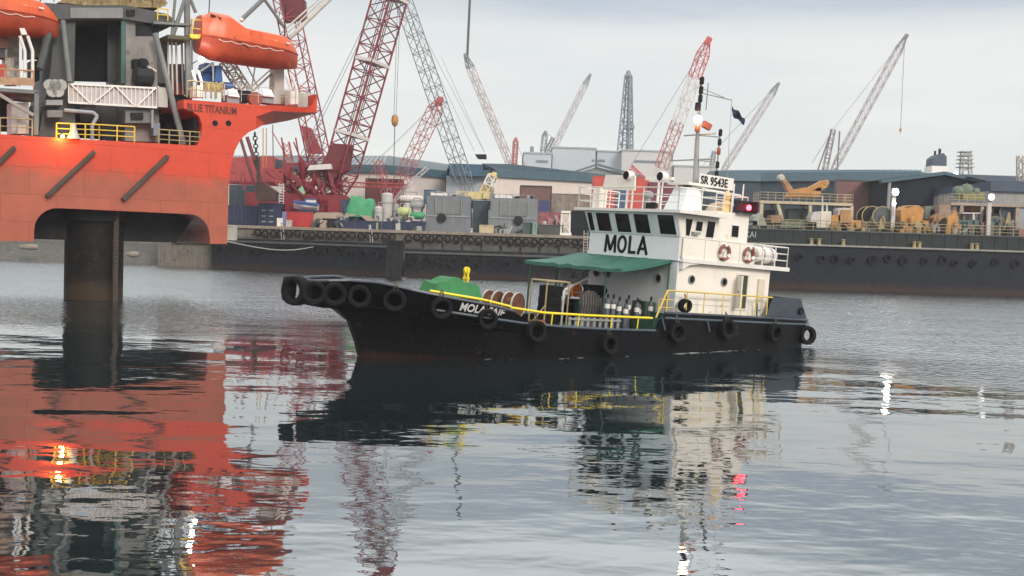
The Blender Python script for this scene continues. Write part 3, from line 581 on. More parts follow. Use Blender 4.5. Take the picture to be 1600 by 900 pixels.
# pallet fence, steel coaming and deck boxes under the awning
pf = MB()
for k in range(9): pf.box((3.75 - k * .34, 2.3, .85), (3.62 - k * .34, 2.36, 1.5))
pf.box((.85, 2.37, 1.38), (3.8, 2.41, 1.46)); pf.build('slat_fence', lgrey, tug)
MB().box((-1.2, 2.0, .85), (-.25, 3.3, 1.65)).build('deck_locker', dgreen, tug)
MB().box((-1.62, 1.0, .85), (-1.0, 1.9, 2.3)).build('fuel_cabinet', M('cabinet_green', (.035, .07, .05), .6), tug)
MB().box((3.0, -3.2, .85), (4.4, -2.4, 1.6)).build('hatch_box', dgrey, tug)
hb2 = MB(); hb2.lathe([(.32, 0), (.2, .1), (.2, .55), (.34, .62), (.1, .68)], 14, c=(12.1, .5, 1.5)); hb2.lathe([(.32, 0), (.2, .1), (.2, .55), (.34, .62), (.1, .68)], 14, c=(12.1, -.4, 1.5)); hb2.build('bitts', black, tug, smooth=True)
MB().box((12.6, .2, 2.0), (13.4, .9, 2.45)).build('bow_fitting', lgrey, tug)
# ---- loose things carried by the tug (own objects)
def tthing(name, label, cat, u, v, z, rot=None, group=None):
    e = (TM @ (rot.to_matrix() if rot else Matrix.Identity(3))).to_euler(); return thing(name, label, cat, tw(u, v, z), e, group)
from mathutils import Euler
tt = tyre_mesh(.46, .16, 24)
tyre0 = None
_m = MB()
for x_ in (-.07, .07): _m.path([(x_, -.02, .40), (x_, -.03, .58), (0, -.12, .80)], .022, 5)
rope0 = _m.build('rope', M('tyre_rope', (.09, .08, .06), .9, var=.4)); C.objects.unlink(rope0)
def tug_tyre(u, z, lab, v=None, yaw=0, tilt=0, R=1.0, sq=1):
    global tyre0
    b, _ = brd(u); b0 = brd(u - .4)[0]; b1 = brd(min(u + .4, 14.8))[0]
    ang = math.atan2(b1 - b0, .8) if v is None else yaw
    vv = b + .16 if v is None else v
    if tyre0 is None: tyre0 = tt.build('tyre_fender', rubber, smooth=True, sharp=50); o = tyre0
    else: o = tyre0.copy(); C.objects.link(o)
    R *= random.uniform(.95, 1.06); tilt += random.uniform(-.1, .1); ang += random.uniform(-.08, .08)
    o.location = tw(u, vv, z); o.rotation_euler = (TM @ Euler((tilt, 0, ang)).to_matrix()).to_euler(); o.scale = (R, sq, R * random.uniform(.93, 1.0))
    tag(o, lab, 'tyre', 'tyre fenders around the tug hull')
    if u > 12.5: return o
    rp_ = rope0.copy() if rope0.users_collection else rope0; C.objects.link(rp_); rp_.parent = o; return o
tug_tyre(-10.35, 1.2, 'black tyre fender at the very stern corner of the tug', v=3.55, yaw=-.25)
tug_tyre(-7.75, 1.28, 'black tyre fender below the raised slate bulwark at the stern')
tug_tyre(-4.45, 1.36, 'greyish tyre fender below the two portholes of the deckhouse side')
tug_tyre(-1.3, 1.12, 'black tyre fender below the corner of the deckhouse front')
tug_tyre(2.6, .52, 'low black tyre fender amidships, nearly touching the water')
tug_tyre(6.4, .95, 'grey topped tyre fender just behind the white ship name', R=.95)
tug_tyre(8.6, 1.34, 'big black tyre fender hanging below the white letters of the ship name', R=.86)
tug_tyre(10.5, 1.66, 'big black tyre fender in front of the green tarpaulin', R=.93)
tug_tyre(12.1, 1.82, 'worn tyre fender where the bow bulwark bends', R=.92, tilt=-.15)
tug_tyre(13.25, 1.86, 'third tyre fender from the bow tip')
tug_tyre(14.12, 1.88, 'second tyre fender from the bow tip')
tug_tyre(14.85, 1.88, 'tyre fender just beside the rounded bow tip', v=.85, yaw=-.5)
tug_tyre(15.3, 1.88, 'big black tyre fender wrapped on the blunt bow tip', v=.25, yaw=-1.2, sq=1.5, R=1.2)
tug_tyre(15.25, 1.9, 'tyre fender on the starboard side of the bow tip', v=-.5, yaw=1.3, sq=1.4, R=1.15)
tug_tyre(-1.95, 2.3, 'small tyre leaning on the yellow rail of the tug', v=3.42, R=.65)
# stack of tyres in a pipe frame
for k in range(4):
    o = tyre0.copy(); C.objects.link(o); o.scale = (1.12, 1.45, 1.12); o.location = tw(3.2, .2 + .02 * k, 1.15 + k * .44); o.rotation_euler = (TM @ Euler((math.pi / 2, 0, k)).to_matrix()).to_euler()
    tag(o, ['lowest, grey tyre of the stack on the tug foredeck', 'second tyre from the bottom of the stack on the tug foredeck', 'third tyre from the bottom of the stack on the tug foredeck', 'topmost tyre of the stack on the tug foredeck, under a yellow pipe'][k], 'tyre', 'tyres stacked on the tug foredeck')
r = tthing('tyre_rack', 'pale yellow pipe frame standing around the stack of tyres', 'frame', 3.2, .2, .85)
fm = MB(); fm.path([(.62, .55, 0), (.62, .55, 2.05), (.62, -.55, 2.05), (.62, -.55, 0)], .04); fm.path([(-.62, .55, 0), (-.62, .55, 2.05), (-.62, -.55, 2.05), (-.62, -.55, 0)], .04); fm.tube((.62, .55, 2.05), (-.62, .55, 2.05), .045); fm.tube((.62, -.55, 2.05), (-.62, -.55, 2.05), .04); fm.tube((.62, .55, 1.0), (1.7, .9, .1), .025); fm.build('tube_frame', ochre, r)
# tarpaulin covered windlass
r = tthing('covered_windlass', 'windlass under a bright green tarpaulin on the tug foredeck', 'windlass', 8.6, .5, 1.9)
rows = []
for i in range(15):
    row = []
    for j in range(9):
        x = -1.35 + 2.7 * i / 14; y = -1.0 + 2.0 * j / 8; e = min(1, (1.35 - abs(x)) * 4.5) * min(1, (1.0 - abs(y)) * 4.5)
        z = .86 * e * (1 + .34 * math.exp(-((x - .1) * 2.6) ** 2) - .2 * math.exp(-((x + .55) * 6) ** 2) - .12 * math.exp(-((x - .85) * 5) ** 2)) + .16 * mnoise.noise(Vector((x * 2.3, y * 2.3, 1)))
        row.append((x * (1 + .06 * (1 - e)), y * (1 + .1 * (1 - e)), max(z, 0) + .12))
    rows.append(row)
rows = [[(p[0] * .82, p[1] * .8, p[2] * .72) for p in q_] for q_ in rows]; MB().grid(rows).build('tarpaulin', greent, r, smooth=True, sharp=45)
MB().box((-1.0, -.7, -.6), (1.0, .7, .1)).build('windlass_bed', dgrey, r)
r = tthing('deck_crane_hook', 'bright yellow hook post standing behind the green tarpaulin', 'hook post', 7.35, -.3, 1.0)
hk = MB(); hk.tube((0, 0, 0), (0, 0, 1.6), .07, 8); hk.beam((0, -.13, 1.6), (0, -.1, 2.2), .07, .07); hk.beam((0, .13, 1.6), (0, .1, 2.2), .07, .07); hk.beam((0, -.2, 1.75), (0, .2, 1.75), .09, .08); hk.lathe([(.14, -.06), (.14, .06)], 10, c=(0, 0, 2.1), ax='y'); hk.beam((0, -.18, 2.0), (0, .18, 2.0), .07, .07); hk.build('post', byellow, r)
for k, (u, v) in enumerate(((6.7, 0.9), (6.1, 1.5))):
    r = tthing('rope_reel', ['rusty orange rope reel next to the green tarpaulin', 'rope reel with pale rim nearer the tyre stack'][k], 'reel', u, v, 1.0, Euler((0, 0, .35)), 'rope reels on the tug foredeck')
    MB().lathe([(.3, -.2), (.3, .2)], 16, c=(0, 0, .85), ax='y').build('rope', M('rope_brown', (.2, .09, .045), .9, var=.5, scale=6), r, smooth=True)
    for s in (-1, 1):
        fl = MB(); fl.lathe([(.5, s * .2), (.52, s * .23), (.5, s * .26)], 20, c=(0, 0, .85), ax='y'); fl.build('flange', M('reel_rust', (.12, .045, .028), .8, var=.5, rust=.5, scale=3), r, smooth=True)
        MB().lathe([(.51, s * .2), (.54, s * .2), (.54, s * .27), (.51, s * .27)], 20, c=(0, 0, .85), ax='y', closed=True).build('rim', pale, r, smooth=True)
    MB().box((-.3, -.5, -.15), (.3, .5, .25)).build('reel_stand', dgrey, r)
# gas cylinders with pale labels
r0 = tthing('gas_cylinder', 'bluish grey gas cylinder, first of the row under the awning', 'gas cylinder', 1.15, 1.75, .86, group='gas cylinders lashed under the awning')
MB().lathe([(.11, 0), (.12, .05), (.12, 1.3), (.08, 1.45), (.035, 1.5)], 12).build('body', M('cylinder_grey', (.085, .10, .125), .5, var=.5, rust=.4, scale=2), r0, smooth=True)
MB().lathe([(.035, 1.5), (.05, 1.53), (.05, 1.66), (.02, 1.7)], 8).build('valve', darkm, r0)
MB().lathe([(.124, 1.05), (.124, 1.25)], 12).build('label_band', white, r0)
lab = ['second', 'third', 'fourth', 'fifth', 'sixth', 'seventh', 'eighth']
for k in range(7):
    dup(r0, tw(1.15 - .34 * (k + 1) + .05 * math.sin(k * 5), 1.75 + .22 * math.sin(k * 3.3), .86 - .09 * (k % 3)), label='bluish grey gas cylinder, %s of the row under the awning' % lab[k])
r0 = tthing('rope_coil', 'dark grey hawser heap hanging under the awning near the white handrail', 'rope', 1.5, .9, .86)
hp = MB()
for k in range(16):
    x = -.55 + (k % 8) * .15; y = .12 * (k // 8); hp.path([(x, y, 1.75 - .02 * abs(k % 8 - 4) ** 2), (x + .03, y + .1, 1.1), (x - .02, y, .45), (x + .05, y + .08, .05)], .065, 6)
hp.build('hanging_rope', M('hawser', (.10, .095, .09), .95, var=.5, scale=5), r0, smooth=True)
r0 = tthing('hanging_net', 'black net bundle hanging beside the gas cylinders', 'net', .75, .4, .86)
rows = [[(-.6 + 1.2 * i / 8, .1 * mnoise.noise(Vector((i * .9, j * .7, 4))) + (.14 if j % 2 else 0), 2.0 - j * .24) for i in range(9)] for j in range(9)]
nm_ = MB().grid(rows); nm_.grid([[(p[0], p[1] - .25, p[2]) for p in r] for r in rows]); nm_.build('net', black, r0, smooth=True)
r0 = tthing('life_jacket', 'orange life jacket hanging by the white handrail', 'life jacket', .6, -1.2, 2.2)
MB().prism([(-.22, 0, 0), (.22, 0, 0), (.3, 0, .35), (.2, 0, .6), (.08, 0, .62), (0, 0, .4), (-.08, 0, .62), (-.2, 0, .6), (-.3, 0, .35)], (0, .14, 0)).build('vest', skin_or, r0)
MB().box((-.23, -.01, .18), (.23, .15, .24)).build('strap', white, r0)
for k, (u, v, lab) in enumerate(((11.0, -.9, 'pale mooring rope coiled on the bow deck behind the dark fittings'), (5.1, 1.9, 'brown rope coil lying between the reels and the tyre stack'))):
    r = tthing('rope_coil', lab, 'rope', u, v, 1.0 if k else 1.55); o = MB()
    o.path([(math.cos(a) * (.42 - a * .004), math.sin(a) * (.42 - a * .004), .05 + .05 * (a // 6.283) + .02 * math.sin(a * 3)) for a in [i * .5 for i in range(60)]], .045, 5); o.build('coil', M('rope_pale', (.3, .26, .19), .9, var=.4) if not k else M('rope_brown', (0, 0, 0)), r, smooth=True)
# wash along the hull at the waterline
random.seed(11); fo_ = MB()
for k in range(64):
    u = random.choice((random.gauss(-2.2, .5), random.gauss(-2.2, .5), random.gauss(-4.4, .35), random.uniform(-10.5, 11))); zl = -(u * TX.z + brd(u)[0] * TY.z) / TZ.z; f_ = max(0, min(1, (zl + .3) / (brd(u)[1] + .3))); b = ST[0][3]
    b = hullb(min(u, 14), max(zl, -.3)); p = tw(u, b + abs(random.gauss(0, .16)) + .03, zl); n_s = 7; r1 = random.uniform(.02, .11); d_ = -TX * r1 * 2.2
    fo_.add([(p.x + d_.x * math.cos(a) * random.uniform(.6, 1) + TY.x * r1 * .5 * math.sin(a), p.y + d_.y * math.cos(a) * random.uniform(.6, 1) + TY.y * r1 * .5 * math.sin(a), .012 + k * .0001) for a in [6.283 * i / n_s for i in range(n_s)]], [tuple(range(n_s))])
f_o = fo_.build('foam', M('foam', (.62, .66, .66), .8, var=.2)); tag(f_o, 'thin broken white wash along the waterline of the tug', 'foam', kind='stuff')
# life rings
ringp = [(.31 + .075 * math.cos(a), .07 * math.sin(a)) for a in [2 * math.pi * i / 10 for i in range(10)]]
for k, u in enumerate((-4.25, -5.9)):
    r = tthing('life_ring', ['faded red and white life ring at the middle of the white upper bulwark', 'faded red and white life ring at the aft end of the white upper bulwark'][k], 'life ring', u, 3.36, 4.84, group='life rings on the upper bulwark')
    MB().lathe(ringp, 28, ax='y', closed=True).build('ring', M('ring_red', (.26, .085, .075), .6, var=.25), r, smooth=True)
    for s in (0, 1, 2):
        a = math.radians(90 + 120 * s); c = Vector((math.cos(a) * .31, 0, math.sin(a) * .31)); t = Vector((-math.sin(a), 0, math.cos(a)))
        MB().tube(c - t * .09, c + t * .08, .084, 10).build('white_band', white, r, smooth=True)
    MB().prism([(-.13, -.02, -.34), (.13, -.02, -.34), (.04, -.02, .08), (-.04, -.02, .08)], (0, .05, 0)).build('line_cover', white, r)
# life raft canister
r = tthing('life_raft', 'white life raft canister in its cradle on the upper deck', 'life raft', -7.75, 2.55, 4.42)
prof = [(.05, -.72), (.34, -.68), (.4, -.5), (.4, .5), (.34, .68), (.05, .72)]
MB().lathe(prof, 20, c=(0, 0, .48), ax='x').build('canister', white, r, smooth=True)
MB().lathe([(.41, -.03), (.43, -.03), (.43, .03), (.41, .03)], 20, c=(-.3, 0, .48), ax='x', closed=True).build('strap', lgrey, r); MB().lathe([(.41, -.03), (.43, -.03), (.43, .03), (.41, .03)], 20, c=(.3, 0, .48), ax='x', closed=True).build('strap', lgrey, r)
ck = MB(); 
for x in (-.45, .45): ck.prism([(x, -.45, 0), (x, .45, 0), (x, .38, .22), (x, 0, .08), (x, -.38, .22)], (.06, 0, 0))
ck.build('cradle', lgrey, r)
for k, u in enumerate((-6.35, -6.85)):
    r = tthing('ventilator', ['round topped white ventilator beside the aft cabin corner', 'round topped white ventilator nearer the life raft'][k], 'ventilator', u, 2.7, 4.41, group='ventilators on the upper deck')
    MB().prism([(.2, 0, 0)] + [(.2 * math.cos(a), 0, .72 + .22 * math.sin(a)) for a in [math.pi * i / 10 for i in range(11)]] + [(-.2, 0, 0)], (0, -.3, 0)).build('cowl', white, r)
    MB().prism([(.14, .01, .25)] + [(.14 * math.cos(a), .01, .68 + .15 * math.sin(a)) for a in [math.pi * i / 10 for i in range(11)]] + [(-.14, .01, .25)], (0, -.02, 0)).build('opening', maroon if k else black, r)
# flag
fo = tw(-6.36, 1.0, 12.1)
rows = [[fo + Vector(((.62 * i / 8), .12 * math.sin(i * 1.1 + j), -.12 - .45 * j / 5 * (1 - .25 * i / 8) - i * .075 - .05 * math.sin(i * 1.3))) for i in range(9)] for j in range(6)]
fl = MB(fo).grid(rows).grid([[p + Vector((0, .01, 0)) for p in r] for r in rows]).build('flag', M('flag_navy', (.02, .02, .06), .8, var=.3), None, smooth=True); fl.location = fo
tag(fl, 'small dark flag flying from the gaff of the tug mast', 'flag')
# ================================================================== JACK-UP RIG (s along its side, off inwards, z up)
RA = Vector((-31.102, 66, 0)); RAN = math.radians(34.37); ra = Vector((math.cos(RAN), math.sin(RAN), 0)); rn = Vector((-math.sin(RAN), math.cos(RAN), 0))
def rg(px, py, off=0):
    o = EYE - RA; d = ray(px, py); t = (off - o.dot(rn)) / d.dot(rn); q = o + d * t; return Vector((q.dot(ra), off, q.z))
rig = thing('jackup_rig', 'orange red jack-up rig standing on a dark leg in the water', 'rig', RA, (0, 0, RAN))
def rworld(p): return RA + ra * p[0] + rn * p[1] + Vector((0, 0, p[2]))
rigm = banded('rig_hull', (.37, .088, .048), (.62, .052, .016), 7.7, 8.7, rough=.5, rust=.1, var=.12, plate=3.2, wear=(.26, .055, .03))
def arc(cx, cz, r, a0, a1, n=6): return [(cx + r * math.cos(math.radians(a0 + (a1 - a0) * i / n)), cz + r * math.sin(math.radians(a0 + (a1 - a0) * i / n))) for i in range(n + 1)]
P2 = [(-14, 3.75), (1.9, 3.78)] + arc(3.3, 4.5, 1.4, 180, 90)[0:] + arc(11.5, 4.45, 1.4, 90, 0) + [(12.95, 3.9), (14.13, 3.92), (14.15, 7.9), (14.3, 9.4), (14.55, 10.3), (14.95, 11.1), (15.5, 11.6), (16.0, 11.85), (16.0, 13.5), (10.99, 13.38), (11.0, 12.8), (11.6, 12.62), (12.05, 12.35), (12.25, 11.8), (12.2, 11.0), (11.94, 10.42), (7.45, 10.32), (3.57, 10.24), (-14, 10.1)]
MB().prism([(s, 0, z) for s, z in P2], (0, 13, 0)).build('hull', rigm, rig)
# flared overhang of the bow deck: top edge stays on the side, the underside runs inwards
up_ = [(16.0, 0, 13.5), (18.0, 0, 13.58), (19.6, 0, 13.65), (20.1, 0, 13.9), (20.45, 0, 14.7)]
lo_ = [(16.0, 0, 11.85), (17.2, 1.3, 12.45), (18.3, 1.9, 12.75), (19.2, 2.0, 12.85), (20.5, .4, 13.35)]
mid_ = [(16.0, .0, 12.7), (17.2, .05, 13.2), (18.3, .1, 13.25), (19.4, .1, 13.3), (20.5, .1, 13.4)]
ov = MB(); ov.grid([up_, mid_, lo_]); ov.grid([lo_, [(p[0], 13, p[2]) for p in lo_]]); ov.grid([up_[:3], [(p[0], 13, p[2]) for p in up_[:3]]]); ov.add([up_[-1], lo_[-1], (20.5, 13, 13.35), (20.45, 13, 14.7)], [(0, 1, 2, 3)])
ov.build('bow_overhang', rigm, rig)
MB().prism([(11.5, 12.9, 3.9), (2.3, 12.9, 3.9), (2.3, 12.9, 5.9), (12.8, 12.9, 5.9)], (0, -10.2, 0)).build('recess_shade', darkm, rig)  # dark fill; the shade inside the leg recess is in its colour
MB().box((11.9, .5, 10.5), (12.1, 9, 12.3)).build('deck_recess', darkm, rig)
# leg: round column with a rack
lg = MB(); lg.lathe([(1.84, -1), (1.84, 5.95)], 28, c=(6.2, 3.1, 0)); leg = lg.build('leg', banded('leg_steel', (.045, .032, .02), (.011, .010, .0095), .7, 1.5, rust=.35, var=.5), rig, smooth=True)
rk_ = MB(); rk_.box((6.95, 1.15, 0), (7.25, 1.5, 5.9))
for k in range(22): rk_.box((7.0, 1.02, .2 + k * .26), (7.2, 1.16, .32 + k * .26))
rk_.build('leg_rack', M('rack_steel', (.06, .045, .035), .7, var=.4, rust=.4), leg)
MB().lathe([(2.15, 5.2), (2.15, 5.9)], 28, c=(6.2, 3.1, 0)).build('leg_guide', darkm, rig, smooth=True)
# slanting fender bars on the hull side
fbm = M('fender_bar', (.075, .06, .05), .8, var=.45, rust=.4)
for (a, b) in (((147, 237), (73, 307)), ((262, 244), (192, 312)), ((23, 230), (-48, 300))):
    p = rg(*a, -.18); q = rg(*b, -.18); MB().beam(p, q, .24, .34, (0, -1, 0)).beam(p + Vector((0, -.12, 0)), q + Vector((0, -.12, 0)), .12, .2, (0, -1, 0)).build('fender_bar', fbm, rig)
for px in (336, 357):
    p = rg(px, 192.5, 0); MB().lathe([(.19, -.04), (.19, .02)], 16, c=(p.x, p.y, p.z), ax='y').build('hawse_hole', black, rig)
MB().path([rg(298, 150, -.02), rg(300, 166, -.02)], .001)
text('BLUE TITANIUM', M('rig_lettering', (.10, .012, .012), .6), .72, rg(292, 173, -.02), axes(Vector((1, 0, .012)).normalized(), Vector((-.012, 0, 1)).normalized(), Vector((0, -1, 0))), rig, sx=.66, bold=.012)
# deck edge rails
def rrail(pts, off, h, mat, nm='deck_rail', r=.045, step=1.2, mids=(.5,)):
    o = MB(); rail_mb(o, [rg(a, b, off) for a, b in pts], h, step, r, mids); return o.build(nm, mat, rig)
rrail([(0, 210), (50, 212)], .1, 1.0, ochre); rrail([(88, 217), (155, 219), (210, 222)], .1, .98, byellow if False else M('rail_yellow_rig', (.72, .5, .06), .5, var=.15, rust=.3), step=.9, mids=(.33, .66))
rrail([(248, 225), (312, 229)], .1, .95, ochre, step=.7, mids=(.33, .66))
for a, b in ((155, 192), (248, 300)): pass
# bell shaped fairlead with the sodium lamp beside it
p = rg(115, 217, -.1); MB().lathe([(.42, 0), (.3, .25), (.16, .7), (.12, .95), (.02, 1.0)], 12, c=(p.x, p.y, p.z)).build('fairlead_cone', pale, rig, smooth=True)
p = rg(98, 213, -.35); MB().lathe([(.02, -.09), (.09, -.06), (.12, 0), (.09, .06), (.02, .09)], 12, c=p).build('sodium_lamp', glow_o, rig, smooth=True)
MB().path([p + Vector((0, .4, -.4)), p + Vector((0, .4, .2)), p + Vector((0, .05, .14))], .03).build('lamp_arm', dgrey, rig)
pl = bpy.data.lights.new('sodium_lamp_light', 'POINT'); pl.energy = 130; pl.color = (1, .5, .1); pl.shadow_soft_size = .12; plo = bpy.data.objects.new('sodium_lamp_light', pl); C.objects.link(plo); plo.location = rworld(p + Vector((0, -.35, -.1)))
# ---- jacking house
def quad(pts, off, dep, mat, nm):
    q = [rg(a, b, off) for a, b in pts]; return MB().prism(q, (0, dep, 0)).build(nm, mat, rig)
quad([(60, 214), (78, 118), (86, 40), (100, 27), (118, 27), (116, 130), (118, 218)], 2.6, 5, dgrey, 'jack_house_pillar')
quad([(195, 220), (196, 28), (238, 28), (244, 70), (250, 222)], 2.6, 5, M('jack_house_grey', (.21, .20, .19), .6, var=.3, rust=.4), 'jack_house_pillar')
quad([(60, 30), (66, 4), (120, 8), (196, 8), (262, 22), (276, 34), (268, 41), (196, 30), (118, 30)], 2.2, 5, dgrey, 'jack_house_head')
quad([(110, 12), (192, 12), (192, 28), (110, 28)], 2.1, .15, M('head_panel', (.19, .20, .20), .6, var=.2), 'head_panel')
quad([(118, 29), (196, 29), (196, 128), (118, 126)], 5.5, .5, M('opening_shade', (.012, .013, .014), .8, var=.6), 'jack_house_opening')  # dark sheet behind the opening, with the shade in its colour
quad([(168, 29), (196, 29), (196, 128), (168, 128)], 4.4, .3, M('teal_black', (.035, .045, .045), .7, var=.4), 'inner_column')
for a in (190, 187): 
    MB().tube(rg(a + 4, 30, 2.5), rg(a + 4, 130, 2.5), .1, 8).build('cable_pipe', M('teal_pipe', (.05, .12, .11), .5, var=.4), rig)
quad([(212, 36), (248, 38), (248, 56), (212, 56)], 2.55, .1, darkm, 'side_opening'); quad([(198, 15), (211, 15), (211, 24), (198, 24)], 2.05, .1, darkm, 'head_window')
for a, b, r in (((98, 32), (109, 128), .16), ((242, 52), (287, 226), .2), ((78, 45), (62, 108), .24)):
    MB().tube(rg(*a, 1.8), rg(*b, 1.2), r, 10).build('brace', grey if r < .22 else dgrey, rig, smooth=True)
MB().lathe([(.28, -.2), (.28, .2)], 14, c=rg(65, 43, 1.8), ax='y').build('brace_pin', darkm, rig)
# platform on top of the head, with rail and yellowish clutter
quad([(90, 4), (120, -14), (255, -10), (262, 6), (248, 12), (150, 10)], 2.3, 5, M('top_clutter', (.30, .23, .11), .8, var=.6, rust=.5, scale=1.5), 'top_platform')
rrail([(84, 3), (150, 1), (205, 2), (258, 10)], 2.0, .9, ochre, 'top_rail', step=.8)
# white truss gangway
gy = MB(); a, b, c, d = rg(107, 131, 1.4), rg(245, 138, 1.4), rg(245, 168, 1.4), rg(107, 160, 1.4)
gy.prism([a + Vector((0, .1, 0)), b + Vector((0, .1, 0)), c + Vector((0, .1, 0)), d + Vector((0, .1, 0))], (0, .08, 0)).build('gangway_panel', M('gangway_pale', (.50, .45, .46), .6, var=.15, rust=.3), rig)
gt = MB(); gt.beam(a, b, .1, .12); gt.beam(d, c, .1, .12)
for k in range(21): t = k / 20; gt.beam(a.lerp(b, t), d.lerp(c, t), .05, .05, (1, 0, 0))
for k, (t0, t1) in enumerate(((0.02, .24), (.5, .26), (.52, .74), (.98, .76))): gt.beam(a.lerp(b, t0) - Vector((0, .06, 0)), d.lerp(c, t1) - Vector((0, .06, 0)), .09, .1, (0, 1, 0))
gt.build('gangway_truss', white, rig)
quad([(247, 136), (262, 137), (262, 168), (247, 167)], 1.6, 1.5, pale, 'gangway_end'); quad([(236, 138), (246, 138), (246, 169), (236, 168)], 1.5, .3, M('dark_maroon', (.05, .015, .02), .6), 'gangway_gate')
# dark space and machinery under the gangway
quad([(105, 214), (110, 162), (262, 168), (285, 225)], 5.2, .4, darkm, 'back_shade')  # dark sheet; the gloom behind the machinery is painted into it
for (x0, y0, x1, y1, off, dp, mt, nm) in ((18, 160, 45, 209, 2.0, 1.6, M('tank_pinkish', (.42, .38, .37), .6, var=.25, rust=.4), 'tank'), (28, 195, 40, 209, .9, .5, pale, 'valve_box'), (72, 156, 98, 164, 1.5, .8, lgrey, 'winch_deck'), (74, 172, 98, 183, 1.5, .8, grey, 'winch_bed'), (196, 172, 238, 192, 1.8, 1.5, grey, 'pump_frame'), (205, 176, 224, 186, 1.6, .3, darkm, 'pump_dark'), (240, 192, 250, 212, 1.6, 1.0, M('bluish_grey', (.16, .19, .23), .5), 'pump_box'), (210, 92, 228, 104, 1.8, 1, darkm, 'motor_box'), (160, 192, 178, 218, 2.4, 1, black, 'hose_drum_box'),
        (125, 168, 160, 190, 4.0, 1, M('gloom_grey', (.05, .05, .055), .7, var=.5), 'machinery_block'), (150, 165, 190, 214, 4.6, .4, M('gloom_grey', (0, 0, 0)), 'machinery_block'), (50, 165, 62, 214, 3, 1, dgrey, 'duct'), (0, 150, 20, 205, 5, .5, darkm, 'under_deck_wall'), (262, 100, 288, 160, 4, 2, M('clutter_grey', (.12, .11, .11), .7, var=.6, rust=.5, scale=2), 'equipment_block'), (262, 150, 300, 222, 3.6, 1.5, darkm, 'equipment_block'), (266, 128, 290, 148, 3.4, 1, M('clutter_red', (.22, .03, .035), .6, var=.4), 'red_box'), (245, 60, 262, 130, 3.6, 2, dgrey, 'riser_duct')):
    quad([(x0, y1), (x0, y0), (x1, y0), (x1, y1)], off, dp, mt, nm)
MB().lathe([(.5, -.6), (.62, -.5), (.62, .5), (.5, .6)], 18, c=rg(224, 120, 1.7), ax='x').build('winch_motor', M('motor_black', (.03, .032, .035), .35, var=.4), rig, smooth=True)
MB().lathe([(.35, 0), (.35, .4), (.2, .6)], 14, c=rg(224, 106, 1.7)).build('motor_top', darkm, rig, smooth=True)
MB().tube(rg(228, 103, 1.5), rg(244, 112, 1.5), .1, 8).build('exhaust', pale, rig)
MB().path([rg(100, 172, 1.0), rg(146, 176, 1.0), rg(152, 182, 1.0), rg(144, 196, 1.0), rg(144, 218, 1.0)], .12, 8).build('deck_pipe', M('pipe_grey', (.32, .34, .36), .5), rig, smooth=True)
MB().path([rg(238, 172, 1.4), rg(238, 200, 1.4)], .09, 8).build('pipe_stand', lgrey, rig)
wn = MB()
for k in range(5): c = rg(77 + k * 4.5, 133 + (k % 2) * 10, 1.4); wn.lathe([(.36, -.12), (.36, .12)], 12, c=c, ax='y')
wn.build('gear_wheel', M('gear_white', (.36, .37, .36), .6, var=.4), rig, smooth=True)
# left platform with davit posts
quad([(-20, 136), (61, 141), (61, 147), (-20, 141)], .8, 4, M('platform_grey', (.13, .15, .16), .6, var=.2), 'platform_deck'); quad([(54, 142), (61, 142), (60, 211), (53, 211)], .8, .4, M('platform_grey', (0, 0, 0)), 'platform_post')
MB().beam(rg(-4, 146, .7), rg(52, 180, .7), .2, .2).build('platform_brace', M('brace_grey', (.27, .26, .26), .6), rig)
MB().lathe([(.6, 0), (.68, .1), (.68, .35), (.4, .6)], 14, c=rg(34, 158, 2.6)).build('tank_top', M('tank_top_grey', (.2, .18, .18), .6), rig, smooth=True)
quad([(0, 120), (50, 122), (52, 134), (0, 132)], .75, .05, M('rusty_skirt', (.42, .26, .16), .7, var=.3, rust=.5), 'platform_skirt')
rrail([(-15, 133), (52, 136)], .8, 1.0, M('rail_orange', (.5, .25, .13), .6), 'platform_rail', step=.8)
def davit(p0, p1, p2, off, nm='davit'):
    MB().path([rg(*p0, off), rg(*p1, off), rg(*p2, off)], .1, 8).build(nm, white, rig, smooth=True)
davit((39, 133), (39, 80), (31, 56), 1.0); davit((51, 134), (51, 80), (43, 56), 1.0)
quad([(30, 43), (38, 43), (43, 54), (34, 54)], .9, .4, white, 'davit_head')
for (x0, y0, x1, y1, mt) in ((0, 45, 12, 75, M('clutter_pink', (.36, .2, .17), .7, var=.4)), (12, 45, 30, 132, M('clutter_pale', (.4, .37, .33), .7, var=.5, rust=.5, scale=1.6)), (0, 76, 8, 90, dgrey), (40, 5, 66, 90, M('wall_mauve', (.17, .15, .16), .7, var=.3)), (48, 95, 62, 125, darkm), (8, 90, 22, 120, M('clutter_pale', (0, 0, 0))), (0, 100, 10, 126, M('clutter_redd', (.4, .06, .04), .6))):
    quad([(x0, y1), (x0, y0), (x1, y0), (x1, y1)], 3.0 + (x0 % 7) * .2, 1.2, mt, 'deck_equipment')
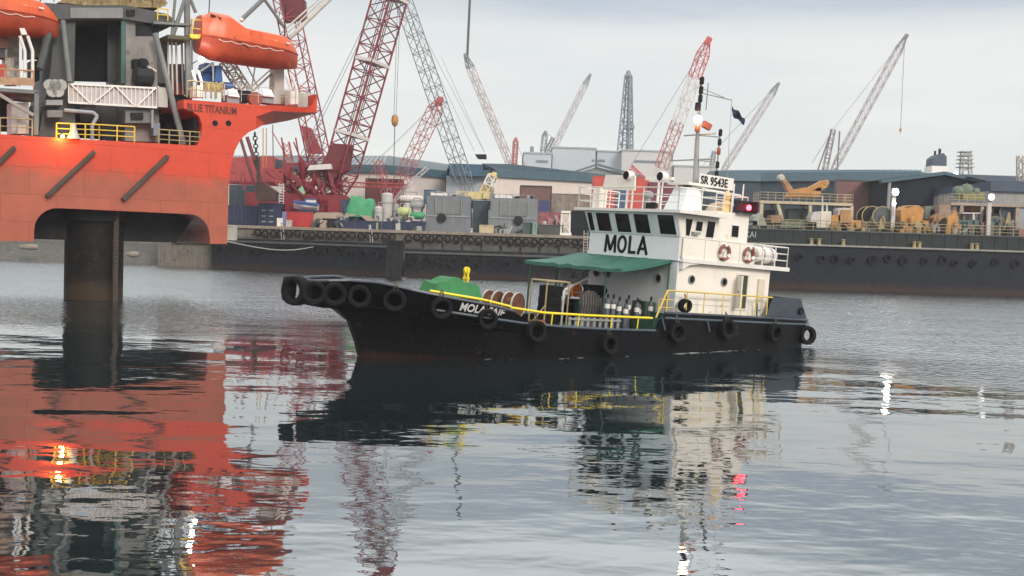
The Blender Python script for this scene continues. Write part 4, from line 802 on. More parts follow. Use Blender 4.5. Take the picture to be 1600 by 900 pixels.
# bow deck equipment
rrail([(292, 152), (350, 157)], .2, 1.1, ochre, 'bow_rail', step=.7, mids=(.5,)); rrail([(350, 158), (480, 166)], .15, 1.1, M('thin_white', (.5, .47, .44), .6), 'bow_rail', r=.02, step=1.1)
def post2(x, y0, y1, y2, dx, off): davit((x, y0), (x, y1), (x + dx, y2), off, 'bow_davit')
post2(306, 152, 128, 110, -6, .8); post2(315, 152, 128, 110, -6, .8); post2(455, 163, 141, 118, -8, .8); post2(464, 163, 141, 118, -8, .8)
quad([(302, 134), (316, 134), (316, 152), (302, 152)], .9, .8, cream, 'davit_base'); quad([(452, 142), (464, 142), (464, 163), (452, 163)], .9, .8, white, 'davit_base')
for x in (356, 410):
    quad([(x - 1, 148), (x + 18, 148), (x + 18, 162), (x - 1, 160)], 1.2, 1.2, lgrey, 'vent_box'); quad([(x, 139), (x + 14, 140), (x + 19, 152), (x + 1, 150)], 1.0, .1, M('bright_white', (.85, .86, .88), .3, var=.03), 'vent_hood')
quad([(374, 141), (392, 142), (394, 160), (374, 160)], 1.8, 1.2, black, 'winch_black')
MB().lathe([(.48, -.25), (.48, .25)], 16, c=rg(398, 155, 1.2), ax='y').build('hose_reel', M('reel_red', (.3, .07, .05), .6, var=.4), rig, smooth=True)
quad([(427, 140), (452, 141), (452, 163), (427, 162)], 2.2, 1, pale, 'deck_cabin'); quad([(440, 148), (448, 148), (448, 160), (440, 160)], 2.1, .1, ochre, 'cabin_door'); quad([(465, 145), (492, 146), (484, 168), (465, 167)], 1.6, .3, M('bulwark_inner', (.42, .42, .38), .7, var=.2), 'bow_screen')
yb = MB()
for x in (316, 330, 338, 347): yb.tube(rg(x, 154, .8), rg(x, 128, .8), .06, 6)
yb.build('yellow_frame', ochre, rig); quad([(324, 130), (346, 131), (346, 142), (324, 141)], 1, .8, M('faded_yellow', (.5, .38, .16), .7, var=.4, rust=.5), 'winch_cover')
# blue machines
for (x0, y0, x1, y1) in ((314, 112, 331, 130), (335, 102, 348, 128), (348, 128, 366, 137), (318, 98, 332, 112), (290, 108, 300, 138)): quad([(x0, y1), (x0 + 3, y0), (x1 - 2, y0 + 1), (x1, y1)], 2.5 + (x0 % 5) * .2, 1.4, blue, 'blue_machine')
MB().path([rg(333, 127, 2.2), rg(333, 98, 2.2), rg(312, 112, 2.2)], .07).build('machine_frame', lgrey, rig)
# lattice legs and struts behind the lifeboat
wt = M('strut_white', (.5, .47, .42), .6, var=.2, rust=.35)
quad([(430, 105), (444, 105), (444, 150), (428, 150)], 3, 1, M('pedestal', (.42, .36, .32), .6, var=.25, rust=.4), 'pedestal')
o = MB(); o.lattice(rg(352, 95, 4), rg(385, 145, 4), .75, .75, 7, .07, .05, (0, 1, 0)); o.build('sloping_ladder', wt, rig)
for a, b, r in (((400, 95), (392, 145), .05), ((382, 95), (405, 140), .05), ((432, 108), (392, 145), .08), ((428, 104), (386, 142), .05), ((395, 145), (412, 158), .08)): MB().tube(rg(*a, 3.6), rg(*b, 3.6), r, 6).build('stay', wt, rig)
for a, b, r in (((376, 32), (414, -4), .16), ((411, -4), (446, 45), .12)): MB().tube(rg(*a, 5), rg(*b, 5), r, 8).build('strut', grey, rig, smooth=True)
for a, b, r in (((292, -5), (294, 150), .22), ((268, 60), (274, -5), .1), ((268, 62), (290, -4), .14), ((306, 20), (296, -5), .12), ((300, 30), (300, 140), .07)): MB().tube(rg(*a, 2.2), rg(*b, 2.2), r, 8).build('mast_tube', grey, rig, smooth=True)
pw = MB()
for k, x in enumerate((262, 268, 275, 284)): pw.tube(rg(x, 62 + k, 3), rg(x + 2, 148, 3), .07, 6)
pw.build('pipe_rack', wt, rig)
quad([(262, 54), (300, 57), (300, 62), (262, 60)], 1.4, 3, M('platform_dark', (.07, .06, .03), .7), 'boat_platform'); rrail([(300, 58), (315, 60)], 1.3, 1.2, byellow if False else MATS['rail_yellow_rig'], 'boat_rail', step=.5); quad([(296, 53), (314, 54), (312, 60), (298, 59)], 1.2, .6, MATS['rail_yellow_rig'], 'boat_step')
rrail([(246, 32), (262, 33)], 2, .8, MATS['rail_yellow_rig'], 'head_rail')
quad([(240, 33), (300, 37), (300, 40), (240, 37)], 1.9, 1, grey, 'walkway')
p = rg(315, 93, -.2); MB().lathe([(.02, -.16), (.15, -.11), (.2, 0), (.15, .11), (.02, .16)], 14, c=p).build('floodlight', EM('lamp_flood', (1, .93, .85), 130), rig, smooth=True)
MB().path([p + Vector((-.5, .5, -.3)), p + Vector((-.1, .1, 0))], .04).build('lamp_arm', dgrey, rig)
# hanging chain
def chain(a, b, n, Y):
    A = at(*a, Y); B = at(*b, Y); r = thing('anchor_chain', 'dark anchor chain hanging below the flared bow of the rig', 'chain', B)
    m = MB(B)
    for k in range(n):
        c = A.lerp(B, (k + .5) / n); l_ = (A - B).length / n * .62; wv = Vector((.14, 0, 0)) if k % 2 else Vector((0, .14, 0)); zz = Vector((0, 0, l_))
        m.path([c + zz, c + zz * .5 + wv, c - zz * .5 + wv, c - zz, c - zz * .5 - wv, c + zz * .5 - wv, c + zz], .045, 5)
    m.build('links', dgrey, r)
chain((398, 207), (402, 262), 9, 80)
# lifeboats
def lifeboat(px, py, off, L_, label, h=1.0, brx=0):
    p = rg(px, py, off); r = thing('lifeboat', label, 'lifeboat', rworld(p), (0, math.radians(brx), RAN + math.radians(0)), 'enclosed lifeboats of the rig')
    B = 1.35
    def sec(t, z0f=1):   # t 0 stern .. 1 bow
        x = L_ * t; e = math.sin(min(t * 5.5, 1) * math.pi / 2) * (1 if t < .62 else max(0, 1 - ((t - .62) / .38) ** 2.6)) 
        return x, max(e, .04)
    lo = []; hi = []
    for i in range(23):
        x, e = sec(i / 22); e1 = .75 + .25 * e if i < 3 else e
        zk = -1.42 + .45 * (i / 22) ** 5 + (.35 * (1 - i / 3) if i < 3 else 0)
        lo.append([(x, -B * e1, 0), (x, -B * e1 * .97, -.35), (x, -B * e1 * .8, zk * .62), (x, -B * e1 * .45, zk * .9), (x, 0, zk), (x, B * e1 * .45, zk * .9), (x, B * e1 * .8, zk * .62), (x, B * e1 * .97, -.35), (x, B * e1, 0)])
        t = i / 22; ch = 1.15 if t > .42 else 1.15 + .62 * min(1, (.42 - t) * 7)
        if i < 2: ch *= .82
        ch = ch * (1 if t < .8 else max(.12, 1 - ((t - .8) / .2) ** 2 * .85)) - t * .1
        hi.append([(x, -B * e1, 0), (x, -B * e1 * .99, ch * .4), (x, -B * e1 * .78, ch * .85), (x, -B * e1 * .4, ch), (x, B * e1 * .4, ch), (x, B * e1 * .78, ch * .85), (x, B * e1 * .99, ch * .4), (x, B * e1, 0)])
    a = MB().grid(lo); a.add(lo[0], [tuple(range(9))]); a.add(lo[-1], [tuple(range(9))]); a.build('lower_hull', boatunder, r, smooth=True, sharp=30)
    a = MB().grid(hi); a.add(hi[0], [tuple(range(8))]); a.add(hi[-1], [tuple(range(8))]); a.build('canopy', boatorange, r, smooth=True, sharp=22)
    st_ = MB(); pr = [q[0] for q in lo]; st_.path(pr, .06, 6); st_.path([q[-1] for q in lo], .06, 6); st_.build('rubbing_band', boatunder, r)
    for k in range(5): x = 1.9 + k * 1.0; MB().box((x, -B * .93 - .03, .42), (x + .3, -B * .93 + .1, .5)).build('reflective_mark', cream, r)
    MB().path([(.9, -B * .8, 1.5), (2.3, -B * 1.02, .0), (3.4, -B * 1.0, -.5)], .02, 5).build('lifeline', darkm, r)
    MB().path([(1.0 + i * .18, -B * 1.0 - .06, -.12 - .13 * abs(math.sin(i * .62))) for i in range(27)], .02, 4).build('grab_line', cream, r)
    MB().lathe([(.14, 0), (.14, .15), (.05, .2)], 10, c=(2.9, -.3, 1.6)).build('hook_cover', cream, r)
    for x in (.5, 1.1, 1.7): MB().prism([(x, -B * .80, 1.32), (x + .34, -B * .80, 1.32), (x + .34, -B * .68, 1.52), (x, -B * .68, 1.52)], (0, -.03, 0)).build('window', glass, r)
    MB().box((3.3, -B * 1.0 - .02, .15), (4.1, -B * .9, .85)).build('hatch', boatorange, r)
    for x in (.7, L_ - 1.1): MB().tube((x, 0, .9), (x, 0, 3.4), .035).build('fall_wire', darkm, r)
    return r
lifeboat(308, 58, 1.9, 7.3, 'orange enclosed lifeboat hanging above the white bow of the rig, seen whole', brx=2.5)
lifeboat(-112, 4, 1.9, 7.3, 'orange enclosed lifeboat cut by the left edge above the grey platform', brx=1)
# pale crane boom and its tip seen above the bow lifeboat
o = MB(); 
for a, b, r in (((438, 52), (508, -10), .07), ((452, 60), (524, -10), .16), ((446, 54), (515, -10), .06)): o.tube(rg(*a, 6), rg(*b, 6), r, 8)
o.build('crane_boom', wt, rig)
# ================================================================== YARD BEHIND, LEFT QUAY
QZ = 5.62
def pz(px, py, z):
    d = ray(px, py); return EYE + d * ((z - EYE.z) / d.z)
def shed(name_label, tops, ztop, ridge, fas=1.25, doors=(), group='long sheds along the quay', wallm=None, ymax=70, fm=None, rm=None):
    """long shed: facade along the given eave points, fascia band, ribbed roof rising to a ridge behind"""
    pts = [pz(x, y, ztop) for x, y in tops]; o = pts[0].copy(); o.z = QZ - .05; r = thing('shed', name_label, 'shed', o, group=group)
    for a, b in zip(pts, pts[1:]):
        n = Vector((-(b - a).y, (b - a).x, 0)).normalized(); 
        if n.y < 0: n = -n
        A = Vector((a.x, a.y, 5.4)); B = Vector((b.x, b.y, 5.4)); hgt = ztop - fas - 5.4
        MB(o).hexa([A, B, B + n * ymax, A + n * ymax] + [p + Vector((0, 0, hgt)) for p in (A, B, B + n * ymax, A + n * ymax)]).build('wall', wallm or wallw, r)
        f0 = Vector((0, 0, ztop - fas - 5.4)); f = MB(o); f.hexa([A + f0 - n * .5, B + f0 - n * .5, B + f0 + n * ymax, A + f0 + n * ymax] + [p + Vector((0, 0, ztop - 5.4)) for p in (A - n * .5, B - n * .5, B + n * ymax, A + n * ymax)]); f.build('fascia', fm or teal, r)
    rf = MB(o); rib = MB(o)
    rp = [pz(x, y, z) for x, y, z in ridge]; ev = pts
    m_ = max(len(rp), len(ev))
    def samp(P, t):
        k = t * (len(P) - 1); i = min(int(k), len(P) - 2); return P[i].lerp(P[i + 1], k - i)
    K = 44; rows = [[samp(ev, i / K) + Vector((0, .3, .02)) for i in range(K + 1)], [samp(rp, i / K) for i in range(K + 1)], [samp(rp, i / K) + Vector((0, 40, -4)) for i in range(K + 1)]]
    rf.grid(rows); rf.grid([[p - Vector((0, 0, .3)) for p in q_] for q_ in rows]); rf.build('roof', rm or tealr, r)
    for i in range(K + 1): rib.beam(rows[0][i] + Vector((0, 0, .06)), rows[1][i] + Vector((0, 0, .06)), .07, .08)
    rib.build('roof_ribs', fm or teal, r)
    for (x0, y0, x1, Y_, mt, nm) in doors:
        a = at(x0, y0, Y_); b = at(x1, y0, Y_); MB(o).box((a.x, Y_ - .1, 5.4), (b.x, Y_ + .6, a.z)).build(nm, mt, r)
        MB(o).path([(a.x, Y_ - .15, 5.6), (a.x, Y_ - .15, a.z), (b.x, Y_ - .15, a.z), (b.x, Y_ - .15, 5.6)], .12, 4).build('door_frame', dgrey, r)
    return r
shed('long white shed with blue green fascia behind the big red crane', [(340, 254), (430, 256), (600, 258)], 16.2, [(340, 243, 20), (607, 243.5, 20)], doors=[(572, 279, 631, 172.5, maroon, 'roller_door')])
shed('white shed bay with grey ribbed roof, right of the roof peak', [(600.5, 258), (696, 267)], 16.2, [(607, 243.5, 20), (702, 257, 19.3)])
shed('white shed bay with a brown doorway, nearest the tug wheelhouse', [(773, 264.5), (965, 276)], 16.2, [(753, 256, 18.3), (800, 257, 19), (965, 275, 17.9)], doors=[(813, 290, 862, 172, brownd, 'doorway')])
# taller blue block between the two bays, with its pale blue wall
a = at(697, 274, 180); b = at(770, 274, 180); r = thing('block_house', 'dark blue topped block over a pale blue wall between the two shed bays', 'building', ((a.x + b.x) / 2, 181, QZ - .05)); org = r.location
MB(org).box((a.x, 181, 5.4), (b.x, 195, a.z)).build('wall', wallb, r); c = at(703, 256, 179.5); d = at(753, 276, 179.5)
MB(org).box((c.x, 178.5, d.z), (d.x, 196, c.z)).build('upper_box', M('box_blue', (.03, .10, .17), .6, var=.2), r); MB(org).box((d.x, 179.5, a.z), (b.x, 196, a.z + 1.1)).build('fascia', teal, r)
# far pale buildings above the sheds
def block(label, x0, y0, x1, y1, Y, dep, mat, strips=(), gable=None):
    a = at(x0, y1, Y); b = at(x1, y0, Y); org = Vector(((a.x + b.x) / 2, Y, 5.5)); r = thing('factory_building', label, 'building', org, group='pale factory buildings far behind')
    MB(org).box((a.x, Y, 5.4), (b.x, Y + dep, b.z)).build('wall', mat, r); MB(org).box((a.x - .4, Y - .4, b.z + .01), (b.x + .4, Y + dep, b.z + .6)).build('parapet', M('parapet_grey', (.36, .40, .42), .7), r)
    for (p, q_, u, v) in strips: c = at(p, q_, Y - .3); d = at(u, v, Y - .3); MB(org).box((c.x, Y - .25, d.z), (d.x, Y + .01, c.z)).build('window_strip', M('strip_grey', (.14, .19, .22), .6), r)
    return r
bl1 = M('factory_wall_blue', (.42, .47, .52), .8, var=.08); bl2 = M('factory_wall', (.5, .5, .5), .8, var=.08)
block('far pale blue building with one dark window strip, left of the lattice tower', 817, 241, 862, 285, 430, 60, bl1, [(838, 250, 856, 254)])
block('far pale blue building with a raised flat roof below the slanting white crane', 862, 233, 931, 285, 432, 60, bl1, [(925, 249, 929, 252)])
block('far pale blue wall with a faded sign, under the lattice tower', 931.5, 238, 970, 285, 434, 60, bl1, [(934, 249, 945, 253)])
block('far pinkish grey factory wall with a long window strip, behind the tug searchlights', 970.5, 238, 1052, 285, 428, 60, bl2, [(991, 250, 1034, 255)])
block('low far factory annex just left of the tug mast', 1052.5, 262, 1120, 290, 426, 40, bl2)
a = at(895, 275, 250); b = at(985, 275, 250); pk = at(933, 257, 250); r = thing('gabled_shed', 'small grey gabled shed roof poking up over the long shed, left of the tug searchlights', 'shed', (pk.x, 250, 5.5)); org = r.location
MB(org).prism([(a.x, 250, 5.4), (b.x + 2, 250, 5.4), (b.x + 2, 250, b.z - .3), (pk.x, 250, pk.z - .6), (a.x - 2, 250, a.z - .3)], (0, 50, 0)).build('wall', M('gable_wall', (.26, .29, .29), .8, streak=.7), r)
MB(org).beam((a.x - 3, 249.5, a.z - .3), (pk.x, 249.5, pk.z), 1.6, .4, (0, 0, 1)).beam((pk.x, 249.5, pk.z), (b.x + 3, 249.5, b.z - .3), 1.6, .4).build('roof_edge', M('gable_edge', (.12, .16, .17), .7), r)
# right hand sheds
shed('long dark blue shed under a flat grey blue roof edge, right of the tug', [(1110, 268), (1190, 270), (1440, 268)], 17.8, [(1110, 266.5, 18.5), (1440, 265.5, 18.5)], fas=1.5, wallm=bluewall, fm=M('eave_blue', (.09, .15, .19), .6, var=.15), rm=M('eave_blue', (0, 0, 0)), doors=[(1306, 281, 1380, 174, M('red_brown_panel', (.17, .085, .085), .8, var=.2), 'red_panel')])
a = at(1386, 284, 165); b = at(1552, 287, 165); pk = at(1475, 271, 165); r = thing('gabled_hall', 'wide open dark hall with a low gable, behind the right floodlights', 'shed', (pk.x, 165, 5.4)); org = r.location
MB(org).beam((a.x - 1, 165, a.z), (pk.x, 165, pk.z), 1.2, .5).beam((pk.x, 165, pk.z), (b.x + 1, 165, b.z - .3), 1.2, .5).build('roof_edge', teal, r)
MB(org).prism([(a.x, 165.2, 5.4), (b.x, 165.2, 5.4), (b.x, 165.2, b.z), (pk.x, 165.2, pk.z - .5), (a.x, 165.2, a.z)], (0, 8, 0)).build('shade_block', M('hall_shade', (.018, .022, .03), .9, var=.4), r)  # solid dark block; the shade inside the hall is in its colour
MB(org).grid([[(a.x - 1, 165, a.z + .3), (pk.x, 165, pk.z + .3), (b.x + 1, 165, b.z)], [(a.x - 1, 200, a.z + .3), (pk.x, 200, pk.z + .3), (b.x + 1, 200, b.z)]]).build('roof', tealr, r)
for x in (a.x + .3, b.x - .3): MB(org).box((x - .2, 164.6, 5.4), (x + .2, 165, a.z)).build('post', lgrey, r)
shed('low grey shed with dark blue roof edge at the right border', [(1546, 284), (1640, 287)], 14.6, [(1500, 273, 17.3), (1640, 277, 17.3)], wallm=M('wall_grey_right', (.28, .29, .32), .8), fm=M('right_fascia', (.035, .06, .10), .6))
# funnel and radar tower of ships far behind
r = thing('ship_funnel', 'dark blue ship funnel rising over the shed roof at the right', 'funnel', at(1468, 290, 240)); org = r.location; a = at(1457, 259, 240); b = at(1480, 245, 240)
MB(org).prism([(a.x, 240, a.z), (b.x, 240, a.z), (b.x - .1, 240, b.z), (b.x - .8, 240, b.z + .8), (a.x + 1, 240, b.z + .4), (a.x + .1, 240, b.z - .4)], (0, 4, 0)).build('funnel_top', M('funnel_blue', (.035, .06, .1), .6), r); MB(org).box((a.x - .2, 239.8, org.z), (b.x + .2, 244.2, a.z - .01)).build('funnel_base', white, r)
MB(org).tube((a.x + 1.2, 242, b.z), (a.x + 1.2, 242, b.z + 1.4), .25).tube((a.x + 2.2, 242, b.z), (a.x + 2.2, 242, b.z + 1.9), .3).build('exhaust_pipe', darkm, r)
r = thing('radar_tower', 'small far tower with stacked platforms at the right', 'tower', at(1509, 290, 260)); org = r.location; m = MB(org)
for i, y in enumerate((262, 256, 250, 244, 238)): c = at(1509, y, 260); w2 = 1.7 - .1 * i; m.box((c.x - w2, 259, c.z), (c.x + w2, 262, c.z + .22))
m.lattice(at(1509, 275, 260), at(1509, 236, 260), 2.2, 1.8, 7, .12, .07); m.build('tower_frame', M('tower_grey', (.3, .31, .31), .6), r)
r = thing('gate_post', 'tall brownish lattice post cut by the right border', 'post', at(1594, 300, 150)); org = r.location; MB(org).lattice(at(1595, 300, 150), at(1595, 243, 150), .8, .8, 7, .09, .06).build('lattice', M('post_brown', (.40, .36, .33), .7), r)
# ---- cranes
crane('lattice_crane', 'huge red lattice boom crane slanting up past the top of the frame', 150, (518, 322), (632, -84), 3.3, 16, cred, rc=.15, rb=.085, mast=(470, 248), base=(505, 300), yaw=(.75, 1, 0), hook=None, bands=[cred, cred, cred, cred])
r = bpy.data.objects['lattice_crane']; g_ = Vector(r.location)
o = MB(g_); P = at(518, 322, 150); Q = at(632, -84, 150); dd = (Q - P)
o = MB(g_).prism([at(x, y, 148.2) for x, y in ((498, 262), (520, 224), (549, 226), (543, 264), (520, 280))], (0, 2.6, 0)); o.build('boom_plating', cred2, r)
for t in (.27, .55, .80):
    c0 = P + dd * t; MB(g_).beam(c0, c0 + dd * .012, 3.7, 3.5, (.75, 1, 0)).build('boom_collar', cwhite, r)
o = MB(g_)
for s in (-.7, -.45, .1, .35, .6): o.tube(P + dd * .12 + Vector((s, 0, 0)), P + dd * .98 + Vector((s, 0, 0)), .08, 4)
o.build('luffing_rope', cred2, r)
crane('lattice_crane', 'grey lattice boom crane leaning left behind the big red boom, with a hanging counterweight tray', 172, (738, 318), (618, -36), 2.0, 20, cgrey, yaw=(.6, 1, 0), rc=.08, rb=.05)
r = [o for o in bpy.data.objects if o.name.startswith('lattice_crane')][-1]; g_ = Vector(r.location)
o = MB(g_)
for a, b in (((632, 4), (741, 236)), ((640, 12), (757, 238)), ((690, 90), (757, 238))): o.tube(at(*a, 172), at(*b, 172), .04, 4)
o.build('pendant', cgrey, r); c = at(752, 245, 172); MB(g_).prism([(c.x - 1.0, 171, c.z + .3), (c.x + .8, 171, c.z + .35), (c.x + .85, 171, c.z - .35), (c.x - .5, 171, c.z - .35)], (0, 1.6, 0)).build('counterweight_tray', darkm, r)
for a, b in (((616, 30), (617, 184)),): 
    r = thing('hook_block', 'orange hook block hanging on long ropes left of the grey boom', 'hook block', at(617, 188, 150)); g_ = Vector(r.location); c = at(617, 188, 150)
    MB(g_).lathe([(.08, .8), (.4, .6), (.5, 0), (.38, -.6), (.08, -.9)], 12, c=c).build('block', orangem, r, smooth=True); MB(g_).tube(c + Vector((-.15, 0, .6)), at(622, -12, 150), .04, 4).tube(c + Vector((.15, 0, .6)), at(626, -12, 150), .04, 4).tube(c - Vector((0, 0, .8)), at(615, 272, 150), .06, 5).build('rope', dgrey, r)
crane('lattice_crane', 'short pinkish red lattice crane leaning right in front of the shed roof', 165, (612, 314), (687, 156), 1.7, 12, M('crane_pink_near', (.38, .09, .10), .6, var=.2), yaw=(.5, 1, 0), mast=(590, 250), base=(606, 310), rc=.07, rb=.045, tipmat=M('crane_pink_near', (0, 0, 0)))
crane('lattice_crane', 'red lattice boom rising behind the bow lifeboat of the rig', 165, (508, 292), (437, -40), 2.7, 14, M('crane_red_faded', (.33, .05, .06), .6, var=.2), yaw=(-.6, 1, 0), rc=.12, rb=.07)
r = [o for o in bpy.data.objects if o.name.startswith('lattice_crane')][-1]; g_ = Vector(r.location)
MB(g_).prism([at(466, 30, 164), at(478, 32, 164), at(476, 0, 164), at(462, -10, 164), at(436, 0, 164), at(444, 34, 164)], (0, 1.5, 0)).build('mast_head', cred2, r); MB(g_).prism([at(x, y, 163.5) for x, y in ((470, 196), (486, 200), (504, 240), (480, 240))], (0, 1, 0)).build('boom_plating', M('crane_red_faded', (0, 0, 0)), r)
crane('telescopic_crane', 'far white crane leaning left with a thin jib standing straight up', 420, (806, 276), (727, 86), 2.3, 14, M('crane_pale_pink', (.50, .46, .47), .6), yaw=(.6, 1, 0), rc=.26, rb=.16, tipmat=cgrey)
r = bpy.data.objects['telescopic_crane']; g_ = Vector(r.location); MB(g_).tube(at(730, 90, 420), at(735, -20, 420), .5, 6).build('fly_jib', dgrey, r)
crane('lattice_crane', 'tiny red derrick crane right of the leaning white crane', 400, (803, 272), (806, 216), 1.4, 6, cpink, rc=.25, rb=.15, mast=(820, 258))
crane('lattice_crane', 'far pale pink boom crane leaning right, left of the lattice tower', 560, (850, 262), (922, 117), 2.2, 14, M('crane_pale_hazed', (.44, .41, .42), .6), yaw=(.6, 1, 0), rc=.22, rb=.13, tipmat=cgrey)  # pale boom colour carries the distance haze
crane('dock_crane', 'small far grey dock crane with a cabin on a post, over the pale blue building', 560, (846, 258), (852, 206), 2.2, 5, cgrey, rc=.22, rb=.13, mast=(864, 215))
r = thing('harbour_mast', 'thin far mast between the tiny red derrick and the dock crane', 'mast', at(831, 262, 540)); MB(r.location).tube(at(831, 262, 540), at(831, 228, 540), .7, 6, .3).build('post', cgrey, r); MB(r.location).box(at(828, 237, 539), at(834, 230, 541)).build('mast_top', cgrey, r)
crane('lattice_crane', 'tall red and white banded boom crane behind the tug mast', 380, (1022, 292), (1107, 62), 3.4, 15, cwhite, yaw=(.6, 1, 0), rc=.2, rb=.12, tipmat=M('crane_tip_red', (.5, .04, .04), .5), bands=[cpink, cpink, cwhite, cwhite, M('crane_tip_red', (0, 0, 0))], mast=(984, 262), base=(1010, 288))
crane('lattice_crane', 'far pinkish boom crane just right of the tug flag', 500, (1124, 276), (1216, 131), 2.3, 16, M('crane_pale_hazed', (0, 0, 0)), yaw=(.6, 1, 0), rc=.22, rb=.13, tipmat=cgrey, mast=(1116, 236), base=(1110, 272))
crane('lattice_crane', 'largest far boom crane at the right with a red mast beside its foot', 420, (1296, 276), (1416, 56), 2.5, 20, M('crane_pink_hazed', (.36, .31, .33), .6), yaw=(.6, 1, 0), rc=.17, rb=.11, tipmat=M('crane_tip_grey', (.2, .16, .17), .6), mast=(1302, 202), base=(1288, 270), hook=(1407, 203), rope=.12)  # greyed pink of the boom has the distance haze painted in
r = [o for o in bpy.data.objects if o.name.startswith('lattice_crane')][-1]; MB(r.location).tube(at(1300, 202, 420), at(1277, 268, 420), .3, 6).tube(at(1312, 205, 420), at(1308, 268, 420), .3, 6).build('mast_leg', M('crane_tip_grey', (0, 0, 0)), r)
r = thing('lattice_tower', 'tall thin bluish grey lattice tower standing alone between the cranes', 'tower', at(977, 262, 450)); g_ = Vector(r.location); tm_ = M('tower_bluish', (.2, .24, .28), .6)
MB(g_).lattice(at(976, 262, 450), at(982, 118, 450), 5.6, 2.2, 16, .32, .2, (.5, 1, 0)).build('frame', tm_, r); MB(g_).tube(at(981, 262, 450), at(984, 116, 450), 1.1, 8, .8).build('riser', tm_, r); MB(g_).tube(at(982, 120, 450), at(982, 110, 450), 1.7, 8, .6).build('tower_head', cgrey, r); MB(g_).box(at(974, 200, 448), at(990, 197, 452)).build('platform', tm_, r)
# ---- red floating crane works left of the big boom
r = thing('sheerleg_frame', 'tangled red steel sheerleg structure between the rig and the big red boom', 'crane', at(430, 350, 148)); g_ = Vector(r.location)
def qd(pts, Y, dep, mat, nm, rr=None): return MB(g_).prism([at(x, y, Y) for x, y in pts], (0, dep, 0)).build(nm, mat, rr or r)
fr_ = M('frame_red_faded', (.36, .055, .06), .6, var=.3, rust=.2)
qd([(356, 246), (426, 244), (442, 252), (442, 284), (356, 284)], 156, 6, fr_, 'deck_house')
for x in (430, 436): qd([(x, 250), (x + 5, 250), (x + 5, 263), (x, 263)], 155.8, .2, bluewall, 'window')
for a, b, w_ in (((356, 285), (448, 289), .45), ((440, 262), (500, 305), .6), ((446, 256), (515, 262), .35), ((445, 262), (445, 290), .4), ((470, 250), (480, 335), .5), ((455, 262), (455, 300), .35), ((500, 262), (470, 332), .5), ((512, 262), (530, 338), .5), ((440, 300), (530, 332), .4), ((400, 262), (445, 268), .3), ((360, 270), (400, 274), .3), ((486, 262), (520, 330), .45), ((450, 330), (530, 335), .5), ((455, 290), (500, 288), .35), ((462, 215), (470, 262), .15), ((440, 215), (446, 262), .15), ((425, 205), (458, 262), .12)):
    MB(g_).beam(at(*a, 148), at(*b, 149), w_, w_).build('strut', cred if w_ > .3 else fr_, r)
qd([(444, 290), (470, 280), (486, 288), (484, 334), (452, 334)], 149, 3, cred2, 'base_house'); qd([(488, 300), (530, 302), (538, 340), (492, 338)], 150.5, 4, cred2, 'winch_house'); qd([(484, 258), (516, 256), (518, 264), (480, 266)], 147, 1.5, cwhite, 'control_cab'); qd([(520, 262), (530, 262), (534, 300), (522, 300)], 150, 2, cred, 'plate')
o = MB(g_); random.seed(3)
for k in range(70):
    x = random.uniform(446, 530); y = random.uniform(256, 325); dx = random.choice((-14, -9, 0, 9, 14, 20)); dy = random.uniform(-20, 20) if dx else 22
    Yk = random.uniform(146.6, 152); wk = random.uniform(.1, .3); o.beam(at(x, y, Yk), at(x + dx, y + dy, Yk + random.uniform(-.5, .5)), wk, wk)
o.build('bracing', cred, r)['kind'] = 'stuff'; o = MB(g_)
for k in range(26):
    x = random.uniform(360, 440); y = random.uniform(248, 284); o.beam(at(x, y, 147.5), at(x + random.choice((0, 0, 18)), y + random.uniform(8, 20), 147.5), .12, .12)
o.build('bracing', fr_, r)['kind'] = 'stuff'
MB(g_).lattice(at(452, 262, 150), at(447, 222, 150), 1.2, .8, 4, .07, .05).build('mast', fr_, r); o = MB(g_)
for k in range(9): o.box(at(436, 288 + k * 4.2, 147), at(442, 290 + k * 4.2, 147.3))
o.tube(at(436, 286, 147.2), at(436, 326, 147.2), .06, 5).tube(at(443, 286, 147.2), at(443, 326, 147.2), .06, 5); o.build('ladder', cwhite, r)
MB(g_).tube(at(375, 214, 142), at(396, 284, 142), .2, 8).tube(at(386, 214, 142), at(408, 282, 142), .24, 8).build('spud_rod', cred2, r)
for a, b in (((411, 200), (411, 262)), ((416, 200), (416, 262)), ((426, 195), (427, 262))): MB(g_).tube(at(*a, 150), at(*b, 150), .07, 5).build('wire', orangem if a[0] < 420 else dgrey, r)
r = thing('clamshell_bucket', 'dark rusty clamshell grab hanging on two rods beside the rig bow', 'grab bucket', at(412, 300, 141)); g_ = Vector(r.location)
qd([(400, 284), (412, 286), (432, 300), (430, 314), (402, 314), (398, 300)], 141, 1.6, M('grab_rust', (.05, .025, .02), .8, var=.5), 'grab'); MB(g_).beam(at(403, 245, 141), at(404, 285, 141), .35, .4).build('arm', M('grab_rust', (0, 0, 0)), r)
